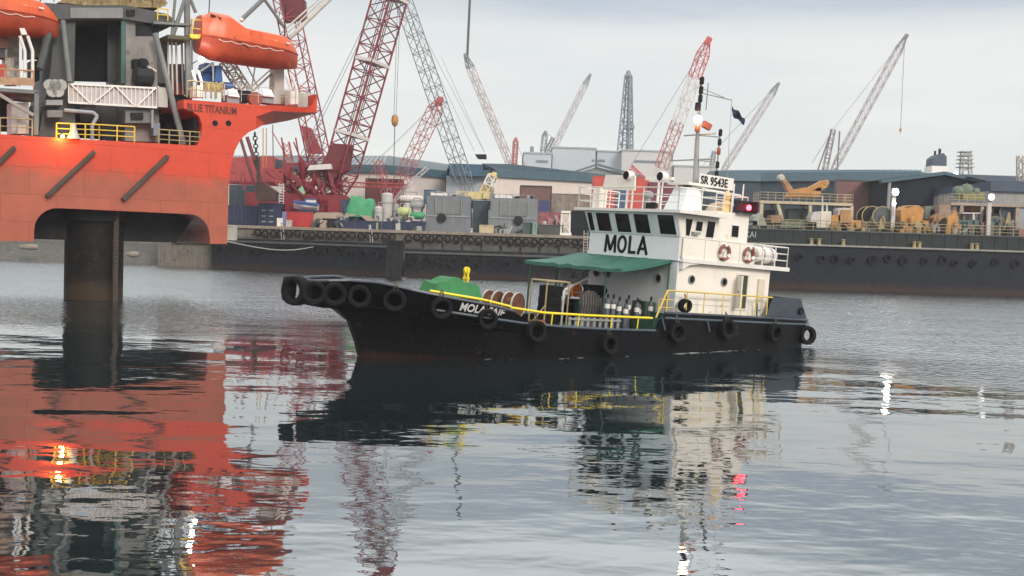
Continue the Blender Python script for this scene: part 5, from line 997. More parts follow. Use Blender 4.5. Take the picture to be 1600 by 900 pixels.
# ---- stores on the quay: containers, boat, tanks
px_box('container', 'long navy container at the left end of the quay beside the rig', 'container', 356, 322, 402, 352, 146, 4, navy, 'containers and low units on the quay', ribs=.5, zb=QZ)
px_box('container', 'navy container with small white labels, second from the rig', 'container', 403, 318, 440, 352, 145, 4, navy, 'containers and low units on the quay', ribs=.5, zb=QZ, extra=lambda r, hw, dep, h: [MB().box((-hw + .5 + i * 1.0, -dep / 2 - .1, .5 + j * .75), (-hw + 1.05 + i * 1.0, -dep / 2 - .07, .66 + j * .75)).build('label_plate', lgrey, r) for i in range(2) for j in range(3)])
px_box('container', 'dark blue grey tank block high behind the navy containers', 'container', 358, 290, 402, 322, 152, 4, M('slate_block', (.05, .075, .10), .6, var=.2), 'containers and low units on the quay', ribs=.6)
px_box('cabinet', 'small lilac blue cabinet at the end of the navy containers', 'cabinet', 441, 331, 446, 355, 143.5, 1, M('lilac', (.2, .22, .42), .6), zb=QZ)
px_box('container', 'dull red container under the white and blue workboat', 'container', 447, 332, 489, 353, 145, 4, redp, 'containers and low units on the quay', ribs=.5, zb=QZ)
px_box('cabinet', 'small pale cabinet in front of the dull red container', 'cabinet', 447, 344, 455, 354, 143.2, .8, pale, zb=QZ)
px_box('white_box', 'small white box with a yellow foot near the quay edge', 'box', 433, 341, 441, 353, 142.6, .6, white, zb=QZ, extra=lambda r, hw, dep, h: MB().box((-hw, -dep / 2 - .02, 0), (hw, -dep / 2, .25)).build('foot', byellow, r))  # plain white paint with a yellow foot
px_box('low_unit', 'low black unit between the red container and the navy barriers', 'unit', 504, 342, 530, 356, 145, 3, darkm, 'containers and low units on the quay', zb=QZ)
for k, (x0, x1, y0, lab) in enumerate(((531, 596, 346, 'navy barrier unit in front of the green tarpaulin heap'), (597, 640, 347, 'navy barrier unit under the grey upright tank'), (641, 664, 346, 'navy barrier unit at the foot of the first grey machine house'))):
    px_box('barrier_unit', lab, 'barrier', x0, y0, x1, 360, 143.5, 1.6, navy, 'containers and low units on the quay', ribs=1.2, zb=QZ)
def ramp(label, pts, Y, mat):
    c = at(sum(p[0] for p in pts) / len(pts), max(p[1] for p in pts), Y); r = thing('tarpaulin_sheet', label, 'tarpaulin', c); MB(c).prism([at(x, y, Y) for x, y in pts], (0, 2.5, 0)).build('sheet', mat, r); MB(c).box((c.x - 1, Y + .3, QZ), (c.x + 1, Y + 2, c.z)).build('load', dgrey, r)
sand = M('sand_tarp', (.38, .31, .24), .8, var=.2)
ramp('sand coloured tarpaulin sheet right of the dull red container', [(478, 332), (530, 332), (560, 336), (524, 342), (490, 346)], 145.5, sand); ramp('sand coloured sheet folded over a dark load under the green heap', [(562, 336), (576, 337), (588, 346), (574, 346)], 144.5, sand)
r = thing('workboat', 'small white and blue workboat stored on a red stand', 'boat', at(478, 331, 146)); g_ = Vector(r.location)
hb_ = MB(g_); secs = []
for i in range(8):
    t = i / 7; x = 459 + 38 * t; bb = (.15 + .85 * min(1, t * 2.2)) * .9; c = at(x, 321 + 2 * t, 146); kz = at(x, 325 + 5 * min(1, t * 2), 146).z; tz_ = at(x, 314 + 5 * t ** .6, 146).z
    secs.append([(c.x, 146 - bb, tz_), (c.x, 146 - bb * .9, (tz_ + kz) / 2), (c.x, 146, kz), (c.x, 146 + bb * .9, (tz_ + kz) / 2), (c.x, 146 + bb, tz_)])
hb_.grid(secs); hb_.add(secs[-1], [tuple(range(5))]); hb_.grid([[s_[0], s_[4]] for s_ in secs]); hb_.build('hull', M('boat_white', (.62, .66, .72), .4, var=.1), r, smooth=True)
MB(g_).tube(at(459, 315, 145.1), at(497, 320, 145.0), .2, 6).build('gunwale', blue, r); MB(g_).box(at(476, 319, 145.6), at(496, 311, 146.6)).build('cabin', M('boat_blue', (.06, .1, .2), .5), r); MB(g_).box(at(478, 316, 145.5), at(494, 313, 145.6)).build('window', cwhite, r); MB(g_).box(at(466, 333, 145.5), at(496, 329, 147)).build('stand', navy, r)
r = thing('worker_drape', 'pale green sheet hanging above the small workboat', 'sheet', at(472, 312, 147.5)); MB(r.location).prism([at(x, y, 147.5) for x, y in ((466, 296), (472, 290), (476, 300), (476, 307), (468, 307))], (0, .4, 0)).build('cloth', M('mint', (.3, .6, .42), .7), r)
# green tarpaulin heap
c = at(566, 336, 147); r = thing('covered_cargo', 'large heap of cargo under a crumpled bright green tarpaulin on the quay', 'covered cargo', c); rows = []
for i in range(19):
    row = []
    for j in range(9):
        x = -2.2 + 4.4 * i / 18; y = -1.4 + 2.8 * j / 8; e = min(1, (2.2 - abs(x)) * 1.6) * min(1, (1.4 - abs(y)) * 2.2)
        row.append((x, y, 2.75 * e * (1 - .12 * (x + 1) * .6) + .5 * mnoise.noise(Vector((x * 1.1, y * 1.1, 2))) * e - .3))
    rows.append(row)
MB().grid(rows).build('tarpaulin', M('tarp_bright_green', (.04, .27, .12), .6, var=.3), r, smooth=True, sharp=20); MB().box((-2, -1.2, -2), (2, 1.2, .5)).build('cargo', darkm, r)
px_box('machine', 'dark bluish machine left of the green tarpaulin heap', 'machine', 533, 312, 546, 334, 146, 1.5, M('machine_navy', (.03, .05, .09), .5, var=.5), zb=None)
def vtank(label, x, y0, y1, Y, rad, mat, legs=False, group='upright tanks on the quay'):
    b_ = at(x, y1, Y); t_ = at(x, y0, Y); b_ = Vector((b_.x, Y, QZ)); h = t_.z - QZ; r = thing('storage_tank', label, 'tank', b_, group=group); z0 = .35 * h if legs else 0
    MB().lathe([(rad * .96, z0), (rad, z0 + .08), (rad, h - .25), (rad * .7, h - .05), (.1, h)], 18).build('shell', mat, r, smooth=True); MB().lathe([(rad * 1.03, h * .7), (rad * 1.03, h * .74)], 18).build('hoop', lgrey, r)
    MB().path([(0, 0, h - .1), (0, 0, h + .5), (rad * .8, 0, h + .5)], .06).build('vent_pipe', lgrey, r)
    if legs:
        for a in (.8, 2.4, 3.9, 5.5): MB().tube((math.cos(a) * rad * .8, math.sin(a) * rad * .8, 0), (math.cos(a) * rad * .8, math.sin(a) * rad * .8, z0 + .1), .07).build('leg', lgrey, r)
vtank('tall pale grey upright tank right of the green tarpaulin heap', 604, 301, 345, 146, .75, M('tank_pale', (.45, .44, .43), .6, var=.2, rust=.2))
vtank('short white capped tank on legs, left of the tall tank', 591, 322, 345, 145.2, .55, M('tank_pale', (0, 0, 0)), True); vtank('short grey tank right of the tall tank', 618, 318, 345, 146.5, .45, lgrey, True)
def hvessel(label, x0, x1, y, Y, rad, mat, nm='pipe_vessel'):
    a = at(x0, y, Y); b = at(x1, y, Y); c = (a + b) / 2; hl = (b.x - a.x) / 2; r = thing(nm, label, 'tank', c, group='horizontal vessels and piping on the quay')
    MB().lathe([(.05, -hl), (rad * .7, -hl + .12), (rad, -hl + .4), (rad, hl - .4), (rad * .7, hl - .12), (.05, hl)], 16, ax='x').build('shell', mat, r, smooth=True)
    for s in (-.6, .6): MB().prism([(s * hl - .1, -rad, -rad * 1.6), (s * hl - .1, rad, -rad * 1.6), (s * hl - .1, rad * .8, -.1), (s * hl - .1, -rad * .8, -.1)], (.2, 0, 0)).build('saddle', dgrey, r)
    pp = MB(); pp.path([(-hl * .5, 0, rad), (-hl * .5, 0, rad + .45), (hl * .4, 0, rad + .45), (hl * .4, 0, rad)], .07); pp.build('pipe', lgrey, r)
hvessel('yellow green horizontal vessel beside the upright tanks', 620, 640, 331, 145.6, .65, M('vessel_lime', (.42, .47, .2), .6, var=.3)); hvessel('pale horizontal vessel high behind the upright tanks', 624, 662, 311, 148, .5, M('vessel_pale', (.6, .56, .52), .6, var=.2)); hvessel('bright green covered vessel next to the first grey machine house', 640, 664, 337, 145.2, .5, M('tarp_bright_green', (0, 0, 0))); hvessel('grey pipe vessel in the middle of the piping', 640, 664, 321, 146.5, .55, lgrey); hvessel('dark grey vessel between the tall tank and the lime vessel', 612, 628, 343, 144.8, .4, grey)
# pipe gallery: thin red lattice beam in front of the shed
r = thing('conveyor_beam', 'thin red lattice beam running level in front of the white shed', 'beam', at(590, 295, 160)); g_ = Vector(r.location); MB(g_).lattice(at(535, 288, 160), at(636, 291, 160), .7, .5, 12, .09, .05, (0, 1, 0), depth=.6).build('beam', fr_, r); MB(g_).lattice(at(636, 291, 160), at(668, 262, 161), .6, .5, 5, .06, .04).lattice(at(615, 316, 160), at(634, 291, 160), .4, .4, 4, .06, .04).build('strut', M('crane_pale_pink', (0, 0, 0)), r)
# grey machine houses
def mhouse(label, x0, y0, x1, y1, Y, dep, wheelx, mat):
    a = at(x0, y1, Y); b = at(x1, y0, Y); org = Vector(((a.x + b.x) / 2, Y, QZ)); r = thing('machine_house', label, 'machine house', org, group='grey machine houses on the quay'); hw = (b.x - a.x) / 2; h = b.z - QZ
    MB().hexa([(-hw, 0, 0), (hw, 0, 0), (hw, dep, 0), (-hw, dep, 0), (-hw + .1, .1, h), (hw - .2, .1, h), (hw - .2, dep, h), (-hw + .1, dep, h)]).build('housing', mat, r)
    pn = MB()
    for k in range(5): x = -hw + .2 + k * (2 * hw - .5) / 5; pn.box((x + .05, -.06, h * .1), (x + .12, .02, h * .93)); 
    pn.box((-hw + .1, -.08, h * .42), (hw - .2, -.02, h * .45)); pn.build('stiffener', lgrey, r)
    MB().box((-hw * .6, -.05, h * .5), (hw * .5, .05, h * .9)).build('recessed_panel', grey, r)
    wx = at(wheelx, y0, Y).x - org.x; wz = h * .38
    MB().lathe([(.2, -.35), (.62, -.3), (.62, -.1), (.2, -.05)], 16, c=(wx, 0, wz), ax='y').build('fan', darkm, r, smooth=True)
    for k in range(3): MB().tube((-hw + .6 + k * hw * .7, dep * .4, h), (-hw + .6 + k * hw * .7, dep * .4, h + .6), .22, 8).build('vent', lgrey, r)
    MB().box((-hw * .8, .3, h), (-hw * .1, 1.6, h + .35)).build('roof_hatch', white, r)
    rm_ = MB(); rail_mb(rm_, [(-hw * .9, .2, h), (hw * .8, .2, h)], .5, 1, .03, ()); rm_.build('roof_rail', lgrey, r)
mg = M('machine_house_grey', (.145, .165, .19), .6, var=.2, rust=.25); mg2 = M('machine_house_pale', (.17, .195, .21), .6, var=.2, rust=.25)
mhouse('first grey machine house with a dark round fan, right of the green cargo', 664, 307, 737, 359, 145, 5, 691, mg); mhouse('second grey machine house with a rusty fan, left of the brown doorway', 764, 311, 842, 363, 145, 5, 811, mg2)
px_box('container', 'dark blue container standing on end behind the first grey machine house', 'container', 662, 297, 682, 318, 151, 3, M('end_blue', (.05, .12, .19), .6), 'containers and low units on the quay'); px_box('container', 'slate block in the gap between the two grey machine houses', 'container', 738, 314, 763, 360, 148, 3, M('gap_slate', (.045, .07, .09), .6, var=.4), 'containers and low units on the quay', ribs=.8, zb=QZ)
px_box('crate', 'sand coloured crate at the quay edge between the machine houses', 'crate', 749, 352, 771, 365, 141.6, 1.4, M('crate_sand', (.5, .41, .27), .8, var=.15), zb=QZ)
px_box('bin', 'dark green bin at the foot of the second machine house', 'bin', 817, 348, 838, 363, 142.5, 1.2, M('bin_green', (.05, .09, .08), .7, var=.3), zb=QZ); px_box('drum', 'pale green upright drum beside the dark green bin', 'drum', 832, 348, 839, 364, 142.0, .6, M('drum_mint', (.2, .32, .28), .6), zb=QZ)
crane('mobile_crane', 'small yellow and white banded boom above the second machine house', 155, (754, 308), (772, 272), 1.1, 4, M('boom_yellow', (.6, .5, .25), .6), rc=.12, rb=.09, bands=[M('boom_yellow', (0, 0, 0)), white], tipmat=M('boom_yellow', (0, 0, 0)), gz=9.0)
px_box('building', 'brown brick wall with patched tin behind the pink machinery', 'building', 862, 304, 922, 333, 156, 3, M('tin_brown', (.24, .2, .17), .8, var=.4, rust=.3), ribs=.9); px_box('container', 'navy container right of the second grey machine house', 'container', 842, 314, 858, 335, 150, 3, M('navy2', (.04, .06, .18), .6), 'containers and low units on the quay', ribs=.5)
px_box('container', 'low maroon and pink machine heap behind the small white truss', 'machine', 842, 332, 876, 356, 148, 3, M('heap_pink', (.35, .12, .14), .7, var=.6, scale=1.4), ribs=.7, zb=QZ); px_box('low_unit', 'low dark grey bed at the quay edge under the pink machine heap', 'unit', 841, 352, 880, 364, 143, 1.5, dgrey, zb=QZ)
px_box('dark_box', 'tall black box right of the white truss stand, behind the wheelhouse', 'container', 893, 330, 925, 364, 145, 3, M('black_box', (.014, .016, .02), .7, var=.4), 'containers and low units on the quay', ribs=.7, zb=QZ)  # plain ribbed black box
r = thing('truss_stand', 'small white truss stand on the quay left of the wheelhouse', 'stand', at(883, 362, 143)); g_ = Vector(r.location); g_.z = QZ; r.location = g_; tp_ = at(883, 333, 143).z
o = MB(g_)
for x in (876.5, 891): o.beam((at(x, 350, 143).x, 143, QZ), (at(x - (x - 883) * .2, 350, 143).x, 143, tp_), .16, .16); o.beam((at(x, 350, 143).x, 144, QZ), (at(x - (x - 883) * .2, 350, 143).x, 144, tp_), .16, .16)
xa, xb = at(876.5, 350, 143).x, at(891, 350, 143).x; o.beam((xa, 143, QZ + .4), (xb, 143, tp_ - .6), .1, .1).beam((xb, 143, QZ + .4), (xa, 143, tp_ - .6), .1, .1); o.box((xa, 142.8, tp_), (xb, 144.2, tp_ + .3)).box((xa - .1, 142.8, QZ), (xb + .2, 144.2, QZ + .35)); o.build('truss', white, r)
# background red and blue stack seen through the roof rail of the tug
px_box('container', 'red container high behind the wheelhouse roof rail, left of the wind board', 'container', 926, 276, 962, 312, 168, 3, M('red_bg', (.5, .07, .05), .6, var=.15), 'containers behind the wheelhouse roof', ribs=.8, zb=QZ); px_box('container', 'blue grey container between the two red ones behind the wheelhouse roof', 'container', 962.5, 284, 978, 312, 168, 3, M('blue_bg', (.05, .1, .2), .6), 'containers behind the wheelhouse roof', ribs=.8, zb=QZ)
px_box('container', 'red container behind the wheelhouse roof rail, right of the wind board', 'container', 978.5, 277, 1012, 312, 168, 3, M('red_bg', (0, 0, 0)), 'containers behind the wheelhouse roof', ribs=.8, zb=QZ); px_box('container', 'maroon and navy container below the right searchlight', 'container', 1012.5, 286, 1056, 316, 168, 3, M('maroon_bg', (.16, .035, .06), .6, var=.4), 'containers behind the wheelhouse roof', ribs=.8, zb=QZ)
r = thing('ladder', 'white ladder on the quay face just left of the wheelhouse', 'ladder', (at(912, 380, 139.6).x, 139.6, 3.0)); g_ = Vector(r.location); o = MB(g_)
for d_ in (0, .5): o.tube((g_.x + d_, 139.6, 2.8), (g_.x + d_, 139.6, 6.3), .05)
for k in range(9): o.tube((g_.x, 139.6, 3 + k * .36), (g_.x + .5, 139.6, 3 + k * .36), .035)
o.build('rungs', pale, r)
# bollards with mooring lines
for x, lab in ((440, 'mooring bollard left of centre on the quay edge'), (578, 'pale mooring bollard with lines running down the quay, before the green heap'), (737, 'small white topped bollard left of the sand coloured crate')):
    c = at(x, 356, 141.2); c.z = QZ; r = thing('bollard', lab, 'bollard', c, group='bollards on the quay edge'); MB().lathe([(.2, 0), (.14, .1), (.14, .38), (.22, .46), (.1, .55)], 12).build('post', pale, r, smooth=True)
    if x < 700: o = MB(); o.path([(0, 0, .3), (.35, -.9, -.1), (.6, -1.1, -1.9)], .05, 5); o.path([(0, 0, .3), (.05, -.9, -.1), (.3, -1.1, -1.9)], .04, 5); o.build('mooring_line', pale, r)
# ---- black barges moored along the quay
def barge(label, p0, p1, yb, top, mat, deck=None):
    a = Vector((*p0, 0)); b = Vector((*p1, 0)); r = thing('barge', label, 'barge', (a + b) / 2, group='black barges moored along the quay'); o_ = (a + b) / 2
    m = MB(o_); d = (b - a).normalized(); n = Vector((d.y, -d.x, 0))
    m.hexa([a + Vector((0, 0, -1)), b + Vector((0, 0, -1)), Vector((b.x, yb, -1)), Vector((a.x, yb, -1)), a + n * .3 + Vector((0, 0, top)), b + n * .3 + Vector((0, 0, top)), Vector((b.x, yb, top)), Vector((a.x, yb, top))]); m.build('hull', mat, r)
    MB(o_).beam(a + n * .42 + Vector((0, 0, top - .35)), b + n * .42 + Vector((0, 0, top - .35)), .2, .25).build('rubbing_band', dgrey, r)
    L_ = (b - a).length; k = int(L_ / 1.6)
    for i in range(k):
        c = a.lerp(b, (i + .6) / k) + n * .5 + Vector((0, 0, top - 1.25 + random.uniform(-.2, .15)))
        t = qt.copy(); C.objects.link(t); t.location = c; t.rotation_euler = (0, 0, math.atan2(d.y, d.x)); s_ = random.uniform(.85, 1.25); t.scale = (s_, 1, s_); tag(t, 'dull black tyre hanging on the side of a moored black barge', 'tyre', 'tyres on the moored barges')
    return r
bm_ = banded('barge_black', (.04, .024, .02), (.009, .012, .017), .1, .9, rough=.5, rust=.35, var=.5)
barge('long black barge moored between the rig and the dark pile', (-38.5, 139.4), (-14.2, 129.5), 140.4, 3.9, bm_); barge('black barge moored behind the tug foredeck, right of the dark pile', (-13.0, 131), (9.5, 131.5), 140.3, 3.3, bm_)
r = thing('mooring_pile', 'broad dark mooring pile standing in the water above the tug bow', 'pile', at(615, 440, 122)); g_ = Vector((r.location.x, 122, 0)); r.location = g_
MB().hexa([(-.8, -.8, -1), (.8, -.8, -1), (.8, .8, -1), (-.8, .8, -1), (-.8, -.8, 4.1), (.8, -.8, 4.1), (.8, .8, 4.1), (-.8, .8, 4.1)]).build('post', M('pile_dark', (.02, .02, .022), .8, var=.5, rust=.4), r); MB().box((-1.0, -1.0, 4.1), (1.0, 1.0, 4.35)).build('cap', M('pile_dark', (0, 0, 0)), r)
r = thing('mooring_rope', 'slack mooring rope from the rig corner across to the black barge', 'rope', rworld((14.1, 0, 4.1))); A = Vector(r.location); B = Vector((-24.5, 133.5, 3.2)); o = MB(A)
o.path([A.lerp(B, i / 14) + Vector((0, 0, -.5 * math.sin(math.pi * i / 14))) for i in range(15)], .05, 5); o.build('rope', pale, r)
px_box('hull_fitting', 'pale folded fender bag hanging on the corner of the rig hull', 'fender bag', 354, 352, 367, 375, 110, 1, pale, zb=None)
for (x0, y0, x1, y1, lab) in ((196, 393, 218, 402, 'pale drum half sunk on the shore under the rig'), (30, 380, 60, 392, 'pale broken concrete slab on the shore under the rig')):
    a = at(x0, y1, 141); b = at(x1, y0, 141); c = (a + b) / 2; r = thing('debris_block', lab, 'debris', c); MB().lathe([(.05, a.x - c.x), (.25, a.x - c.x + .1), (.42, 0), (.35, b.x - c.x - .1), (.05, b.x - c.x)], 9, ax='x').build('block', M('debris_tan', (.24, .21, .165), .9, var=.4), r)
# ================================================================== RIGHT: LONG DARK VESSEL
VX0, VX1, VY = 27.0, 92.0, 130.0
ves = thing('work_vessel', 'long black work barge with pale ledge moored at the right, behind the tug stern', 'barge', ((VX0 + VX1) / 2, VY, 0)); g_ = Vector(ves.location)
def vb(a, b, mat, nm, rr=None): return MB(Vector((rr or ves).location)).box(a, b).build(nm, mat, rr or ves)
vb((VX0, VY, -1), (VX1, VY + 20, 5.22), banded('vessel_black', (.04, .024, .02), (.010, .0135, .02), .3, 1.1, rough=.5, rust=.3, var=.4), 'hull'); vb((VX0 - .3, VY - .35, 5.22), (VX1, VY + 20, 5.42), M('ledge_pale', (.27, .27, .25), .7, var=.3, rust=.4), 'ledge')
gb = M('bulwark_green_grey', (.028, .034, .034), .6, var=.35, rust=.2, streak=.7); vb((VX0, VY + .5, 5.42), (VX1, VY + 20, 7.1), gb, 'upper_side')
o = MB(g_)
for i in range(44): o.box((VX0 + .6 + i * 1.5, VY + .42, 5.44), (VX0 + .68 + i * 1.5, VY + .5, 7.08))
o.build('frame_ribs', gb, ves); vb((VX0 - .02, VY + .35, 7.02), (VX1, VY + .6, 7.16), M('vessel_rim', (.06, .07, .07), .6), 'rim')
text('KKAI', M('faded_lettering', (.35, .42, .46), .7), 1.05, Vector((at(1157, 370, VY).x, VY + .4, 6.0)) - g_, axes(Vector((1, 0, 0)), Vector((0, 0, 1)), Vector((0, -1, 0))), ves, sx=.85)
for k, x in enumerate((1268, 1280, 1318, 1429, 1437, 1519, 1527)):
    c = at(x, 380, VY - .1); MB(g_).lathe([(.28, 0), (.2, .1), (.2, .55), (.3, .65), (.1, .72)], 10, c=(c.x, VY - .05, 5.42)).build('bitt', ochre, ves, smooth=True)
for k in range(24):
    t = qt.copy(); C.objects.link(t); t.location = (VX0 + 3 + k * 2.1 + random.uniform(-.5, .5), VY - .25, 3.9 + random.uniform(-.25, .1)); s_ = random.uniform(.9, 1.2); t.scale = (s_, 1, s_); tag(t, 'dull black tyre hanging on the side of the long work barge', 'tyre', 'tyres on the work barge')
o = MB(g_); VD = 7.12
rail_mb(o, [(at(1190, 350, VY).x, VY + .9, VD), (VX1, VY + .9, VD)], 1.15, 1.6, .045, (.35, .68)); o.build('deck_rail', ochre, ves)
def gantry(label, x0, y0, x1, ydeck, Y, legs, dep=4, mat=None, yrail=None):
    a = at(x0, ydeck, Y); b = at(x1, ydeck, Y); z = a.z; g = Vector(((a.x + b.x) / 2, Y, VD)); r = thing('deck_platform', label, 'platform', g, group='raised platforms on the work barge'); mt = mat or M('platform_cream', (.45, .39, .27), .6, var=.25, rust=.4)
    MB(g).box((a.x, Y, z - .35), (b.x, Y + dep, z)).build('platform', mt, r)
    for x, tx in legs:
        p = at(x, 340, Y).x; q = at(tx, 340, Y).x; MB(g).beam((q, Y + .3, VD), (p, Y + .3, z - .35), .4, .4, (0, 1, 0)).build('leg', mt, r); MB(g).beam((q, Y + dep - .3, VD), (p, Y + dep - .3, z - .35), .35, .35, (0, 1, 0)).build('leg', mt, r)
    o = MB(g); rail_mb(o, [(a.x, Y + dep, z), (a.x, Y + .1, z), (b.x, Y + .1, z), (b.x, Y + dep, z)], 1.05, 1.0, .04, (.33, .66)); o.build('platform_rail', M('platform_rail_col', (.4, .33, .2), .6), r); return r, z, g
r, zz, g = gantry('cream platform on legs carrying the orange cradle, right of the red lamp', 1188, 0, 1333, 313, 136, [(1190, 1190), (1215, 1228), (1266, 1266), (1331, 1331)])
r2 = thing('pipe_cradle', 'V shaped orange stinger cradle lying on the cream platform', 'cradle', at(1255, 308, 136)); g2 = Vector(r2.location)
def q2(pts, mat, nm, Y=136.2, dep=1.4, rr=None):
    rr = rr or r2; return MB(Vector(rr.location)).prism([at(x, y, Y) for x, y in pts], (0, dep, 0)).build(nm, mat, rr)
q2([(1229, 308), (1234, 297), (1256, 293), (1284, 293), (1282, 308)], orangem, 'cradle_base'); q2([(1217, 276), (1225, 275), (1236, 290), (1240, 296), (1232, 300), (1226, 287)], M('cradle_worn', (.42, .24, .12), .7, var=.5), 'arm'); q2([(1258, 296), (1285, 282), (1294, 284), (1294, 291), (1282, 299)], orangem, 'arm'); MB(g2).lathe([(.3, -.5), (.45, -.3), (.45, .4), (.3, .5)], 12, c=at(1220, 278, 136.6), ax='y').build('roller', pale, r2, smooth=True); MB(g2).lathe([(.3, -.5), (.4, -.3), (.4, .4), (.3, .5)], 12, c=at(1290, 286, 136.6), ax='y').build('roller', M('cradle_worn', (0, 0, 0)), r2, smooth=True)
def vitem(nm, label, cat, parts, Y=134, group=None):
    xs = [p[0] for q_ in parts for p in q_[0]]; c = at(sum(xs) / len(xs), 355, Y); r = thing(nm, label, cat, (c.x, Y, VD), group=group)
    for pts, mat, pn in parts: MB(r.location).prism([at(x, y, Y) for x, y in pts], (0, 2.2, 0)).build(pn, mat, r)
    return r
R_ = lambda x0, y0, x1, y1: [(x0, y1), (x0, y0), (x1, y0), (x1, y1)]
cabw = M('cab_white', (.5, .47, .46), .6, var=.15, rust=.3)
vitem('deck_cabin', 'white rounded cab standing on the barge deck under the cream platform', 'cabin', [([(1267, 355), (1267, 340), (1272, 331), (1282, 330), (1282, 356)], cabw, 'cab'), (R_(1282.5, 330, 1299, 356), M('cab_white_lit', (.6, .56, .48), .6), 'cab_side'), (R_(1266, 347, 1276, 357), darkm, 'wheel_box')], 133)  # side panel in a lighter copy of the cab white, light painted in
for x in (1285, 1292):
    c = at(x, 331, 134); r = thing('vent_pipe', ['short vent pipe', 'tapered vent pipe'][x > 1288] + ' rising above the white cab on the barge', 'pipe', c); MB(c).tube(c, at(x, 306 if x < 1288 else 318, 134), .14, 8, .08).build('pipe', cabw, r)
vitem('winch', 'orange winch frame right of the white cab', 'winch', [(R_(1300, 336, 1312, 356), orangem, 'bed'), (R_(1312, 328, 1330, 354), M('winch_orange_dark', (.36, .2, .07), .6, var=.4), 'frame'), ([(1310, 354), (1310, 327), (1313, 325), (1329, 325), (1330, 328), (1313, 328), (1313, 354)], cabw, 'arch'), (R_(1330, 344, 1346, 356), orangem, 'foot')], 133.5, 'orange winches on the work barge')
def reel(label, x, y, rad, Y, core, flange):
    c = at(x, y, Y); r = thing('cable_reel', label, 'reel', (c.x, Y, VD), group='cable reels on the work barge'); z = c.z - VD
    MB().lathe([(rad * .6, 0), (rad * .6, 2)], 20, c=(0, 0, z), ax='y').build('core', core, r, smooth=True)
    for s in (-.1, 2): MB().lathe([(rad, s), (rad, s + .12)], 24, c=(0, 0, z), ax='y').build('flange', flange, r); MB().lathe([(rad * .95, s - .06), (rad * 1.04, s - .06), (rad * 1.04, s), (rad * .95, s)], 24, c=(0, 0, z), ax='y', closed=True).build('rim', ochre, r, smooth=True)
    MB().prism([(-rad * .6, -.3, 0), (rad * .6, -.3, 0), (.15, -.3, z), (-.15, -.3, z)], (0, .15, 0)).build('stand', ochre, r)
reel('black cable reel in front of the red brown door', 1362, 338, 1.25, 135, darkm, darkm); reel('slate cable reel with yellow stand, left of the orange machinery', 1378, 338, 1.2, 134, darkm, M('reel_slate', (.06, .08, .08), .6))
vitem('winch', 'largest orange winch house below the left floodlight', 'winch', [([(1408, 356), (1408, 328), (1414, 322), (1438, 322), (1444, 328), (1441, 344), (1451, 345), (1451, 356)], orangem, 'housing'), ([(1402, 358), (1402, 354), (1448, 354), (1440, 358)], M('winch_pale', (.6, .46, .26), .6), 'bed'), ([(1412, 325), (1420, 321), (1436, 321), (1442, 326)], M('winch_pale', (0, 0, 0)), 'top')], 133.2, 'orange winches on the work barge')
vitem('winch', 'orange winch with a crooked frame left of the second platform', 'winch', [([(1459, 340), (1466, 334), (1478, 344), (1494, 328), (1498, 344), (1494, 358), (1466, 358), (1463, 350)], orangem, 'frame'), (R_(1468, 320, 1486, 340), M('winch_brown', (.28, .2, .15), .7, var=.4), 'drum_box'), (R_(1474, 342, 1482, 360), M('winch_pale', (0, 0, 0)), 'post')], 133.4, 'orange winches on the work barge')
vitem('pump_unit', 'grey green pump unit between the two orange winches', 'pump', [(R_(1446, 322, 1468, 342), M('pump_green', (.14, .17, .15), .6, var=.3), 'casing'), (R_(1454, 328, 1466, 336), darkm, 'opening')], 135); vitem('generator', 'olive generator box on the upper platform at the right', 'generator', [(R_(1505, 300, 1538, 312), M('olive', (.2, .21, .08), .7, var=.3), 'casing')], 137.5)
r, zz, g = gantry('second platform on legs under the right floodlight', 1486, 0, 1640, 316, 136, [(1503, 1503), (1535, 1535), (1590, 1590)], mat=M('platform_brownish', (.33, .27, .22), .6, var=.3, rust=.4))
for x, y, rd_ in ((1497, 298, .6), (1510, 296, .75), (1524, 299, .45)):
    c = at(x, y, 138); r = thing('gas_sphere', {1497: 'small dull green drum left of the big one', 1510: 'biggest dull green drum', 1524: 'smallest grey green drum'}[x] + ' on the second platform', 'drum', c, group='green drums on the upper platform'); MB().lathe([(.1, -.6), (rd_ * .9, -.5), (rd_, 0), (rd_ * .9, .5), (.1, .6)], 16, ax='y').build('shell', M('drum_green', (.11, .16, .11), .6, var=.4), r, smooth=True); MB().box((-rd_ * .6, -.4, -rd_ * 1.2), (rd_ * .6, .4, -rd_ * .5)).build('saddle', dgrey, r)
gm = M('hose_green', (.07, .13, .12), .6, var=.4)
reel('dark blue cable reel under the second platform at the right', 1575, 332, 1.1, 137, darkm, M('reel_blue', (.03, .06, .10), .6)); reel('dull green hose reel low on the barge deck, right of the T beam', 1555, 348, .8, 134.5, gm, gm)
vitem('chute', 'black slanting chute under the second platform', 'chute', [([(1540, 352), (1540, 327), (1562, 336), (1570, 352)], black, 'chute')], 135.5); vitem('box_stack', 'brown and orange boxes stacked under the second platform', 'boxes', [(R_(1505, 320, 1516, 336), M('box_brown', (.25, .12, .11), .7), 'box'), (R_(1517, 318, 1532, 334), orangem, 'box'), (R_(1542, 319, 1553, 328), orangem, 'box')], 138)
vitem('t_beam', 'pale T shaped beam on the barge deck', 'beam', [(R_(1504, 332, 1532, 334), cabw, 'crossbar'), (R_(1520, 334, 1523, 350), cabw, 'stem')], 134); vitem('hose_pile', 'green netting and hoses along the rail of the barge', 'hoses', [(R_(1495, 344, 1530, 358), gm, 'netting'), ([(1218, 352), (1225, 345), (1262, 346), (1266, 353), (1266, 356), (1218, 356)], M('hose_grey', (.12, .15, .12), .7, var=.6, scale=2), 'hoses')], 134)
